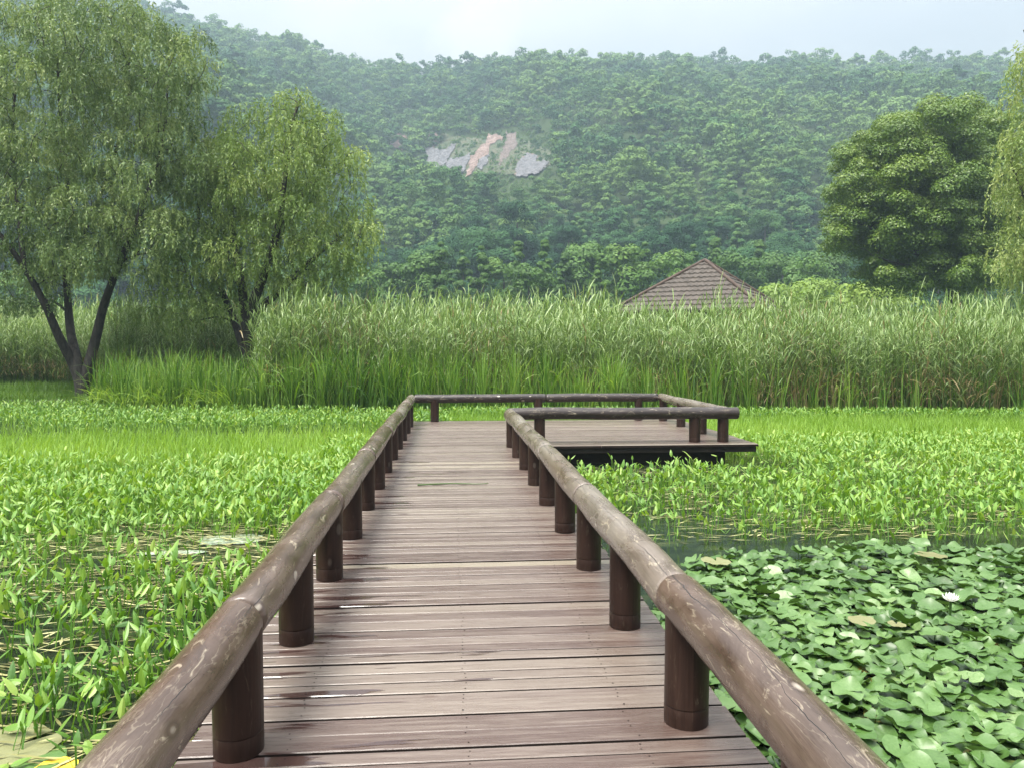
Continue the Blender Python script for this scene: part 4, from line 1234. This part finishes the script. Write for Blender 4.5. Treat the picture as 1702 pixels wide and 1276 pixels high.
# ------------------------------------------------------------------ pickerelweed in the shallow water
heart = lambda t: [0.35, 0.98, 0.92, 0.62, 0.04][int(round(t * 4))]
def pickerel_variant(nl=None, short=False):
    nl = nl or int(rng.integers(1, 4))
    p0 = np.stack([rng.normal(0, 0.025, nl), rng.normal(0, 0.025, nl), np.full(nl, -0.12)], 1)
    az = rng.uniform(0, 2 * PI, nl)
    H = rng.uniform(0.14, 0.33, nl)
    V, Q, k = blades(p0, az, H, np.full(nl, 0.011), rng.uniform(0, 0.2, nl), rng.uniform(0, 0.35, nl), 3, lambda t: 1 - 0.35 * t)
    Vr = V.reshape(nl, k, 3); tip = Vr[:, -2:].mean(1)
    V2, Q2, k2 = blades(tip - np.array([0, 0, 0.006]), az + rng.normal(0, 0.7, nl), rng.uniform(0.066, 0.122, nl), rng.uniform(0.022, 0.040, nl), np.abs(rng.normal(R(34), R(30), nl)), rng.uniform(-0.2, 0.8, nl), 4, heart, fold=0.32, roll=rng.normal(0, 0.35, nl))
    T = np.concatenate([np.full(len(V), 0.35), np.repeat(rng.uniform(0.3, 0.85, nl), k2)])
    return np.concatenate([V, V2]), np.concatenate([Q, Q2 + len(V)]), T

pk_vars = [pickerel_variant() for _ in range(36)]
def keep_density(X, Y):
    """chance that a shoot grows here"""
    c = np.ones(len(X))
    left = X < 0
    # cleared water patch at left
    c = np.where(left, c * (1 - 0.97 * np.exp(-(((X + 1.95) / 0.95) ** 2 + ((Y - 7.0) / 0.95) ** 2) ** 2)), c)
    c = np.where(left, c * np.interp(Y, [3.2, 6.5, 9.0], [0.50, 0.68, 1.0]), c)
    c = np.where(left & (Y < 3.55) & (X > -2.6), c * 0.3, c)
    c = np.where(~left & (Y > 10.6) & (Y < 11.9) & (X < 5.2), c * 0.07, c)
    c = np.where(X < -2.2, c * (1 - sstep(11.2, 12.8, Y + 0.8 * vnoise(X, Y, 0.4, 88.0))), c)
    # right: open strip just beyond the lilies
    c = np.where(~left, c * sstep(6.6, 8.2, Y + 0.35 * (X - 2.5) * 0.2), c)
    c = np.where(~left & (Y < 9.5) & (X < 3.0), c * 0.55, c)
    return c

n = 74000
PX_ = np.where(rng.random(n) < 0.55, -1.10 - 15 * rng.random(n) ** 1.25, 1.3 + 15.5 * rng.random(n) ** 1.15)
PY_ = 2.1 + 12.5 * rng.random(n) ** 0.95
dens = keep_density(PX_, PY_) * np.clip(0.75 + 0.75 * vnoise(PX_, PY_, 0.8, 6.0), 0.15, 1.0)
ok = rng.random(n) < dens
ok &= ~((PX_ > DECK_L - .06) & (PX_ < DECK_R + .06))
ok &= ~((PY_ > PLAT_Y0 - 0.02) & (PX_ > DECK_L) & (PX_ < PLAT_R + .1))
ok &= np.abs(PX_) < 2.4 + PY_ * 0.85
PX_, PY_ = PX_[ok], PY_[ok]; n = len(PX_)
pos = np.stack([PX_, PY_, np.full(n, WATER_Z)], 1)
rz = rng.uniform(0, 2 * PI, n); scl = rng.uniform(0.72, 1.22, n)
tint = 0.12 * vnoise(PX_, PY_, 0.5, 70.0) + np.interp(PY_, [3, 9, 14], [0.0, 0.03, 0.12]) + rng.normal(0, 0.05, n)
# the 300 that show largest are plants of their own
qx, qy, qd = project(pos + np.array([0, 0, 0.25]))
vis = (qx > 4) & (qx < 1698) & (qy > 0) & (qy < 1270)
# not behind the near rails
railx_l = 748 - (0.795 + 0.15) / 1.02 * (qy - 580); railx_r = 748 + (0.945 + 0.16) / 1.0 * (qy - 580)
vis &= (qx < railx_l - 6) | (qx > railx_r + 6)
cidx = np.where(vis)[0]; cidx = cidx[np.argsort(qd[cidx])][:295]
single = np.zeros(n, bool); single[cidx] = True
pk_meshes = [make_mesh("pickerelweed", v[0], v[1], v[2], None, False, [M['pickerel']]) for v in pk_vars]
for i in cidx:
    o = link("pickerelweed", pk_meshes[int(rng.integers(0, len(pk_meshes)))], None, pos[i])
    o.rotation_euler = (0, 0, float(rz[i])); s = float(scl[i]); o.scale = (s, s, s)
    side_l = pos[i][0] < 0
    tag(o, "upright lance-leaved green shoot standing in the water left of the boardwalk" if side_l else "upright lance-leaved green shoot in the water behind the lily pads",
        "water plant", "water plants left of the boardwalk" if side_l else "water plants behind the lily pads")
rest = ~single
Vv, Qq, Tt = scatter_merge(pk_vars, pos[rest], rz[rest], scl[rest], tint[rest])
pk = Geo(); pk.add(Vv, Qq, Tt)
# leafy belt along the foot of the reeds and sedge
n = 17000
LX = rng.uniform(-19, 19, n)
fr = np.where(LX < -9.8, 25.2, front_y(np.maximum(LX, -9.8)))
LY = np.where(LX < 0, fr - 0.1 - 6.0 * rng.random(n) * np.interp(LX, [-19, -9, -1], [1.0, 0.9, 0.65]), fr - 0.05 - 1.2 * rng.random(n))
Vv, Qq, Tt = scatter_merge(pk_vars, np.stack([LX, LY, np.full(n, WATER_Z)], 1), rng.uniform(0, 2 * PI, n), rng.uniform(0.7, 1.3, n), rng.normal(-0.03, 0.14, n))
pk.add(Vv, Qq, Tt)
po = pk.build("marsh_plants", [M['pickerel']])
tag(po, "mass of lance-leaved water plants filling the marsh", "water plants", kind="stuff")
print("marsh quads", len(po.data.polygons))

# fine bright grass mat on the far shallows
n = 120000
FX = rng.uniform(-19, 18, n); FY = 10.5 + 12 * rng.random(n)
fr = np.where(FX < -9.8, 23.5, front_y(np.maximum(FX, -9.8)))
dn = np.where(FX < 0, sstep(10.8, 12.8, FY + 0.9 * vnoise(FX, FY, 0.45, 12.0)) * (1 - 0.9 * sstep(15.0, 17.5, FY + 1.2 * vnoise(FX, FY, 0.3, 19.0))), sstep(11.5, 15.5, FY + 1.2 * vnoise(FX, FY, 0.4, 15.0)))
ok = (rng.random(n) < dn) & (FY < fr + 0.3)
ok &= ~((FY < DECK_Y1 + .05) & (FX > DECK_L - .05) & (FX < PLAT_R + .05))
FX, FY = FX[ok], FY[ok]; n = len(FX)
V, Q, k = blades(np.stack([FX, FY, np.full(n, WATER_Z - .02)], 1), rng.uniform(0, 2 * PI, n), rng.uniform(0.16, 0.34, n), rng.uniform(0.012, 0.026, n), rng.uniform(0, 0.35, n), rng.uniform(0, 0.9, n), 3, lambda t: 1 - 0.88 * t, roll=rng.uniform(-.8, .8, n))
fg = Geo(); fg.add(V, Q, np.repeat(np.clip(0.5 + 0.3 * vnoise(FX, FY, 0.35, 55.0) + rng.normal(0, .13, n), 0, 1), k))
tag(fg.build("marsh_grass", [M['fine']]), "low bright yellow-green grass covering the far shallows", "grass", kind="stuff")

# dead stalks floating between the shoots
n = 24000
WX = np.where(rng.random(n) < 0.62, -1.1 - 9 * rng.random(n) ** 1.3, 1.4 + 11 * rng.random(n))
WY = np.where(WX < 0, 2.2 + 8.5 * rng.random(n) ** 1.2, 7.0 + 6.5 * rng.random(n))
ok = ~((WY > PLAT_Y0 - .3) & (WX > 0) & (WX < PLAT_R + .2)) & (rng.random(n) < np.clip(0.6 + 1.1 * vnoise(WX, WY, 0.9, 77.0), 0.08, 1))
WX, WY = WX[ok], WY[ok]; n = len(WX)
az = rng.normal(0, 0.45, n) + np.where(rng.random(n) < 0.5, 0, PI)
dd = np.stack([np.cos(az), np.sin(az), rng.normal(0, 0.06, n)], 1); ss = np.stack([-np.sin(az), np.cos(az), np.zeros(n)], 1)
L = rng.uniform(0.05, 0.30, n)
V, Q = kites(np.stack([WX, WY, WATER_Z + rng.uniform(0.004, 0.05, n)], 1), dd, ss, L, rng.uniform(0.010, 0.026, n), 0.5)
sw = Geo(); sw.add(V, Q, np.repeat(rng.uniform(0, 1, n), 4))
tag(sw.build("floating_straw", [M['straw']]), "pale dead stalks floating on the dark water between the shoots", "straw", kind="stuff")

# ------------------------------------------------------------------ water lilies
def pad_variant(kind=0):
    ns, rings = 26, [0.0, 0.25, 0.5, 0.75, 0.92, 1.0]
    notch = R(rng.uniform(14, 34))
    th = np.linspace(notch / 2, 2 * PI - notch / 2, ns)
    ecc = rng.uniform(0.86, 1.0)
    wob = rng.uniform(0, 2 * PI, 4); amp = rng.uniform(0.02, 0.06)
    rimw = rng.uniform(0.05, 0.22); bowl = rng.uniform(-0.05, 0.28) if kind == 0 else 0.01
    kf = rng.integers(2, 5)
    if kind: rimw *= 0.15
    foldk = rng.uniform(0, 0.28) if (kind == 0 and rng.random() < 0.55) else 0.0
    V = []
    for q in rings:
        rr = q * (1 + amp * np.sin(3 * th + wob[0]) + amp * 0.6 * np.sin(5 * th + wob[1]))
        near_notch = np.exp(-(np.minimum(th, 2 * PI - th) / 0.5) ** 2)
        rr = rr * (1 - 0.10 * near_notch * (q > 0.8))
        x = rr * np.cos(th); y = rr * np.sin(th) * ecc
        z = bowl * q ** 2 + rimw * q ** 3 * np.sin(kf * th + wob[2]) + 0.03 * q ** 2 * np.sin(7 * th + wob[3]) + foldk * np.abs(y) - 0.02 * (q < 0.2)
        V.append(np.stack([x, y, z], 1))
    V = np.concatenate(V)
    Q = []
    for i in range(len(rings) - 1):
        for j in range(ns - 1):
            Q.append([i * ns + j, i * ns + j + 1, (i + 1) * ns + j + 1, (i + 1) * ns + j][::-1])
    t = rng.uniform(0.42, 0.72)
    rr = np.linalg.norm(V[:, :2], axis=1)
    ray_ = 0.06 * (np.abs(np.sin(np.arctan2(V[:, 1], V[:, 0]) * 7)) ** 6)
    T = t + ray_
    return V, np.array(Q), T, rr

pad_vars = [pad_variant() for _ in range(24)]
def pad_geo(var, tiltx, tilty, lift):
    """pad in unit radius, tilted, on a stalk that goes down to the water"""
    V, Q, T, rr = var
    cx, sx, cy, sy = math.cos(tiltx), math.sin(tiltx), math.cos(tilty), math.sin(tilty)
    Rm = np.array([[cy, 0, sy], [0, 1, 0], [-sy, 0, cy]]) @ np.array([[1, 0, 0], [0, cx, -sx], [0, sx, cx]])
    W = V @ Rm.T + np.array([0, 0, lift])
    tv, tq = tube_path([[0.1, 0.05, -0.6], [0.05, 0.02, lift * 0.5 - 0.1], [0, 0, lift - 0.01]], [0.035, 0.035, 0.03], 5)
    return np.concatenate([W, tv]), np.concatenate([Q, tq + len(W)]), np.concatenate([T, np.full(len(tv), 0.3)])
pad_set = []
for k in range(60):
    tl = abs(rng.normal(0, 0.27)); a = rng.uniform(0, 2 * PI)
    pad_set.append(pad_geo(pad_vars[k % 24], tl * math.cos(a), tl * math.sin(a), rng.uniform(0.12, 1.0)))

# positions: relaxed random over the lily bed
def lily_ok(X, Y):
    lim = np.interp(Y, [0, 4.7, 5.4, 6.2, 6.8], [1.24, 1.24, 1.5, 2.0, 2.9])
    far = 6.50 + 0.12 * np.sin(X * 2.1) + 0.1 * np.sin(X * 5.3 + 1)
    return (X > lim) & (Y < far)
pts = []
cellr = 0.067
tries = 0
grid = {}
while tries < 420000 and len(pts) < 9000:
    tries += 1
    x, y_ = rng.uniform(1.25, 8.2), rng.uniform(1.5, 7.2)
    if x > 1.3 + 0.95 * y_: continue
    if not lily_ok(np.array([x]), np.array([y_]))[0]: continue
    key = (int(x / cellr), int(y_ / cellr)); bad_ = False
    for dx in (-1, 0, 1):
        for dy in (-1, 0, 1):
            for (qx_, qy_) in grid.get((key[0] + dx, key[1] + dy), ()):
                if (qx_ - x) ** 2 + (qy_ - y_) ** 2 < cellr ** 2: bad_ = True
    if bad_: continue
    grid.setdefault(key, []).append((x, y_)); pts.append((x, y_))
pts = np.array(pts); n = len(pts)
prad = np.clip(rng.normal(0.061, 0.016, n), 0.03, 0.095)
prz = rng.uniform(0, 2 * PI, n)
pp_ = np.stack([pts[:, 0], pts[:, 1], np.full(n, WATER_Z)], 1)
qx, qy, qd = project(pp_ + np.array([0, 0, 0.1]))
vis = (qx > 0) & (qx < 1702) & (qy < 1290) & (qx > 748 + 1.13 * (qy - 580) + 4)
cidx = np.where(vis)[0]; cidx = cidx[np.argsort(qd[cidx] / prad[cidx])][:285]
single = np.zeros(n, bool); single[cidx] = True
pad_meshes = [make_mesh("lily_pad", v[0], v[1], v[2], None, True, [M['pad']]) for v in pad_set]
for i in cidx:
    o = link("lily_pad", pad_meshes[int(rng.integers(0, 60))], None, pp_[i])
    s = float(prad[i]); o.scale = (s, s, s); o.rotation_euler = (0, 0, float(prz[i]))
    tag(o, "green notched lily pad crowded in the bed right of the boardwalk", "lily pad", "lily pads right of the boardwalk")
rest = ~single
Vv, Qq, Tt = scatter_merge(pad_set, pp_[rest], prz[rest], prad[rest], rng.normal(0, 0.08, rest.sum()))
Tt = Tt - np.repeat(0, len(Tt))
lp = Geo(); lp.add(Vv, Qq, Tt)
# a second, lower layer flat on the water that closes the gaps
flat = [pad_geo(pad_variant(1), 0.02, 0.02, 0.10) for _ in range(8)]
m_ = 2600
fx_ = rng.uniform(1.25, 8.2, m_); fy_ = rng.uniform(1.5, 7.0, m_)
ok = lily_ok(fx_, fy_) & (fx_ < 1.3 + 0.95 * fy_)
fx_, fy_ = fx_[ok], fy_[ok]; m_ = len(fx_)
Vv, Qq, Tt = scatter_merge(flat, np.stack([fx_, fy_, np.full(m_, WATER_Z - 0.006)], 1) + np.stack([np.zeros(m_), np.zeros(m_), rng.uniform(0, 0.012, m_)], 1), rng.uniform(0, 2 * PI, m_), rng.uniform(0.06, 0.12, m_), np.where(rng.random(m_) < 0.16, -0.42, rng.normal(-0.05, 0.12, m_)))
lp.add(Vv, Qq, Tt)
lo = lp.build("lily_pads", [M['pad']], None, True)
tag(lo, "crowded bed of green water lily pads receding from the boardwalk", "lily pads", kind="stuff")
print("lilies", n, "single", len(cidx))

# faded and yellow pads seen at single spots
def lone_pad(px, py, rad, mat, label, name="lily_pad", zoff=0.012, stretch=1.0, grp=None, tilt=0.05):
    c = G(px, py, WATER_Z + zoff)
    v = pad_geo(pad_variant(1), tilt, tilt * .5, 0.0)
    me = make_mesh(name, v[0][:26 * 6], v[1][:25 * 5], v[2][:26 * 6], None, True, [mat])
    o = link(name, me, None, c); o.scale = (rad * stretch, rad, rad); o.rotation_euler = (0, 0, float(rng.uniform(0, 6)))
    return tag(o, label, "lily pad", grp)
lone_pad(90, 1276, 0.09, M['yellowpad'], "bright yellow lily pad by the left rail at the bottom edge", zoff=0.03)
lone_pad(24, 1238, 0.20, M['palepad'], "pale lily pad at the bottom left corner, upper of two", zoff=0.03)
lone_pad(30, 1270, 0.19, M['pad'], "green lily pad at the bottom left corner below the pale one", zoff=0.02)
lone_pad(1190, 931, 0.13, M['palepad'], "faded cream pad at the lily bed's far left tip", zoff=0.10)
lone_pad(1545, 921, 0.13, M['palepad'], "faded cream pad at the lily bed's far rim behind green pads", zoff=0.12)
lone_pad(1432, 1030, 0.085, M['palepad'], "large cream pad lying in the middle of the lily bed", zoff=0.12)
lone_pad(1490, 1036, 0.06, M['palepad'], "smaller cream pad beside the large cream one in the lily bed", zoff=0.12)

# white lily flowers
def flower(px, py, sc_, label):
    c = G(px, py, WATER_Z + 0.16)
    root = empty("water_lily_flower", c); root.scale = (sc_, sc_, sc_)
    tag(root, label, "flower")
    g_ = Geo()
    for ring_, (nn, L, a0) in enumerate(((9, 0.062, 1.15), (8, 0.055, 0.75), (6, 0.045, 0.4))):
        az = np.linspace(0, 2 * PI, nn, endpoint=False) + ring_ * 0.35 + rng.normal(0, 0.06, nn)
        V, Q, k = blades(np.stack([np.cos(az) * .008, np.sin(az) * .008, np.full(nn, 0.004 * ring_)], 1), az, np.full(nn, L), np.full(nn, 0.022), np.full(nn, a0), np.full(nn, -0.5), 5, lambda t: math.sin(PI * (0.15 + 0.83 * t)) ** 0.8, fold=0.25)
        for q in range(nn):
            Vp = V[q * k:(q + 1) * k]; Qp = Q[:len(Q) // nn]
            link("petal", make_mesh("petal", Vp, Qp, rng.uniform(0, 1, k), None, True, [M['petal']]), root)
    az = rng.uniform(0, 2 * PI, 30)
    V, Q, k = blades(np.zeros((30, 3)), az, rng.uniform(.014, .022, 30), np.full(30, 0.004), rng.uniform(0, .9, 30), np.zeros(30), 1, lambda t: 1 - .4 * t)
    link("stamens", make_mesh("stamens", V, Q, np.full(len(V), .5), None, False, [M['stamen']]), root)
    tv, tq = tube_path([[0.01, 0, -0.30], [0, 0, -0.15], [0, 0, 0.004]], [0.006, 0.006, 0.009], 6)
    link("stalk", make_mesh("stalk", tv, tq, np.full(len(tv), .3), None, True, [M['pad']]), root)
flower(1580, 998, 1.0, "open white water lily flower standing among the pads")

# film of pale algae on the open water at left
def film(px, py, rx, ry, label):
    c = G(px, py, WATER_Z + 0.008)
    V, Q = [], []
    n_ = 40
    th = np.linspace(0, 2 * PI, n_, endpoint=False)
    ed = 1 + 0.35 * np.array([mnoise.noise(Vector((math.cos(a) * 1.5 + px, math.sin(a) * 1.5, 3))) for a in th]) + 0.12 * np.array([mnoise.noise(Vector((math.cos(a) * 5 + px, math.sin(a) * 5, 9))) for a in th])
    for q in (0.0, 0.5, 0.85, 1.0):
        for a, e in zip(th, ed):
            V.append((math.cos(a) * rx * q * e, math.sin(a) * ry * q * e, 0.012 * (1 - q ** 4) + 0.006 * mnoise.noise(Vector((math.cos(a) * q * 4, math.sin(a) * q * 4, px)))))
    for i in range(3):
        for j in range(n_):
            k = (j + 1) % n_; Q.append([i * n_ + j, i * n_ + k, (i + 1) * n_ + k, (i + 1) * n_ + j])
    m, nt, out = new_mat("algae_film")
    tc = nt.nodes.new("ShaderNodeTexCoord")
    nz = noise_n(nt, tc.outputs["Object"], 26, 6, 0.7)
    cr = ramp(nt, [(0.38, (0.10, 0.14, 0.08)), (0.55, (0.30, 0.36, 0.26)), (0.7, (0.48, 0.53, 0.42))], nz)
    b = N(nt, "ShaderNodeBsdfPrincipled", Roughness=0.35)
    nt.links.new(cr.outputs[0], b.inputs["Base Color"])
    bp = N(nt, "ShaderNodeBump", Strength=0.6, Distance=0.01)
    nt.links.new(nz, bp.inputs["Height"]); nt.links.new(bp.outputs[0], b.inputs["Normal"])
    nt.links.new(b.outputs[0], out.inputs[0])
    o = link("algae_film", make_mesh("algae_film", np.array(V), np.array(Q), None, None, True, [m]), None, c)
    tag(o, label, "algae")
film(383, 895, 0.36, 0.20, "pale wrinkled sheet of algae floating in the open water near the left rail")
film(290, 917, 0.30, 0.07, "thin streak of pale algae left of the larger floating sheet")

# ------------------------------------------------------------------ air
bm = bmesh.new()
bmesh.ops.create_cube(bm, size=1.0)
me = bpy.data.meshes.new("haze"); bm.to_mesh(me); bm.free()
hz = link("haze", me)
hz.location = (0, 900, 122); hz.scale = (3700, 2500, 262)
hz["kind"] = "stuff"
m, nt, out = new_mat("haze_air")
pv = nt.nodes.new("ShaderNodeVolumePrincipled")
pv.inputs["Color"].default_value = (0.64, 0.84, 0.99, 1)
pv.inputs["Density"].default_value = 0.00072
pv.inputs["Anisotropy"].default_value = 0.2
nt.links.new(pv.outputs[0], out.inputs["Volume"])
me.materials.append(m)

# ------------------------------------------------------------------ sky and sun
SUN_EL, SUN_AZ = R(64), R(228)          # azimuth clockwise from +Y
wd = bpy.data.worlds.new("World"); sc.world = wd; wd.use_nodes = True
nt = wd.node_tree; nt.nodes.clear()
out = nt.nodes.new("ShaderNodeOutputWorld")
bg_ = nt.nodes.new("ShaderNodeBackground"); bg_.inputs[1].default_value = 0.1
sky = nt.nodes.new("ShaderNodeTexSky"); sky.sky_type = 'NISHITA'; sky.sun_disc = False
sky.sun_elevation = SUN_EL; sky.sun_rotation = SUN_AZ
sky.air_density = 1.0; sky.dust_density = 2.0; sky.altitude = 30
tc = nt.nodes.new("ShaderNodeTexCoord")
sp = nt.nodes.new("ShaderNodeSeparateXYZ"); nt.links.new(tc.outputs["Generated"], sp.inputs[0])
zc = math_n(nt, 'MAXIMUM', sp.outputs[2], 0.0)
# flattened dome coordinates so that cloud sheets spread towards the horizon
inv = math_n(nt, 'DIVIDE', 1.0, math_n(nt, 'ADD', zc, 0.18))
cm = nt.nodes.new("ShaderNodeCombineXYZ")
nt.links.new(math_n(nt, 'MULTIPLY', sp.outputs[0], inv), cm.inputs[0]); nt.links.new(math_n(nt, 'MULTIPLY', sp.outputs[1], inv), cm.inputs[1])
cl = noise_n(nt, cm.outputs[0], 1.1, 6, 0.55, 0.3)
sheet = ramp(nt, [(0.32, (0.87, 0.92, 0.97)), (0.5, (0.99, 1.01, 1.03)), (0.66, (1.16, 1.15, 1.14))], cl).outputs[0]
# one bright cumulus head above the ridge
d0 = ray(790, 62); d0 = d0 / np.linalg.norm(d0)
wob = noise_n(nt, tc.outputs["Generated"], 16.0, 6, 0.6)
dot = nt.nodes.new("ShaderNodeVectorMath"); dot.operation = 'DISTANCE'
nt.links.new(tc.outputs["Generated"], dot.inputs[0]); dot.inputs[1].default_value = tuple(d0)
puff = ramp(nt, [(0.022, (1, 1, 1)), (0.056, (0, 0, 0))], math_n(nt, 'ADD', dot.outputs["Value"], math_n(nt, 'MULTIPLY_ADD', wob, 0.12, -0.06))).outputs[0]
sheet = mixc(nt, math_n(nt, 'MULTIPLY', puff, 0.8), sheet, (1.22, 1.20, 1.18))
br = math_n(nt, 'MULTIPLY_ADD', math_n(nt, 'MULTIPLY_ADD', zc, 15.5, 0.3), zc, 1.1)
mul = nt.nodes.new("ShaderNodeVectorMath"); mul.operation = 'SCALE'
nt.links.new(sheet, mul.inputs[0]); nt.links.new(br, mul.inputs["Scale"])
col = mixc(nt, 0.93, sky.outputs[0], mul.outputs[0])
nt.links.new(col, bg_.inputs[0]); nt.links.new(bg_.outputs[0], out.inputs[0])

sl = bpy.data.lights.new("sun", 'SUN'); sl.energy = 3.2; sl.angle = R(26); sl.color = (1.0, 0.95, 0.86)
so = bpy.data.objects.new("sun", sl); COL.objects.link(so)
dv = Vector((math.sin(SUN_AZ) * math.cos(SUN_EL), math.cos(SUN_AZ) * math.cos(SUN_EL), math.sin(SUN_EL)))
so.rotation_euler = dv.to_track_quat('Z', 'Y').to_euler()
so.location = (-20, -20, 60)

# ------------------------------------------------------------------ render settings
sc.view_settings.view_transform = 'Standard'
sc.view_settings.look = 'None'
sc.view_settings.gamma = 1.0
sc.view_settings.exposure = 1.4
sc.render.engine = 'CYCLES'
cy = sc.cycles
cy.use_adaptive_sampling = False
cy.max_bounces = 6; cy.diffuse_bounces = 2; cy.glossy_bounces = 2; cy.transmission_bounces = 3; cy.volume_bounces = 0; cy.transparent_max_bounces = 4
cy.sample_clamp_indirect = 4.0
cy.caustics_reflective = False; cy.caustics_refractive = False
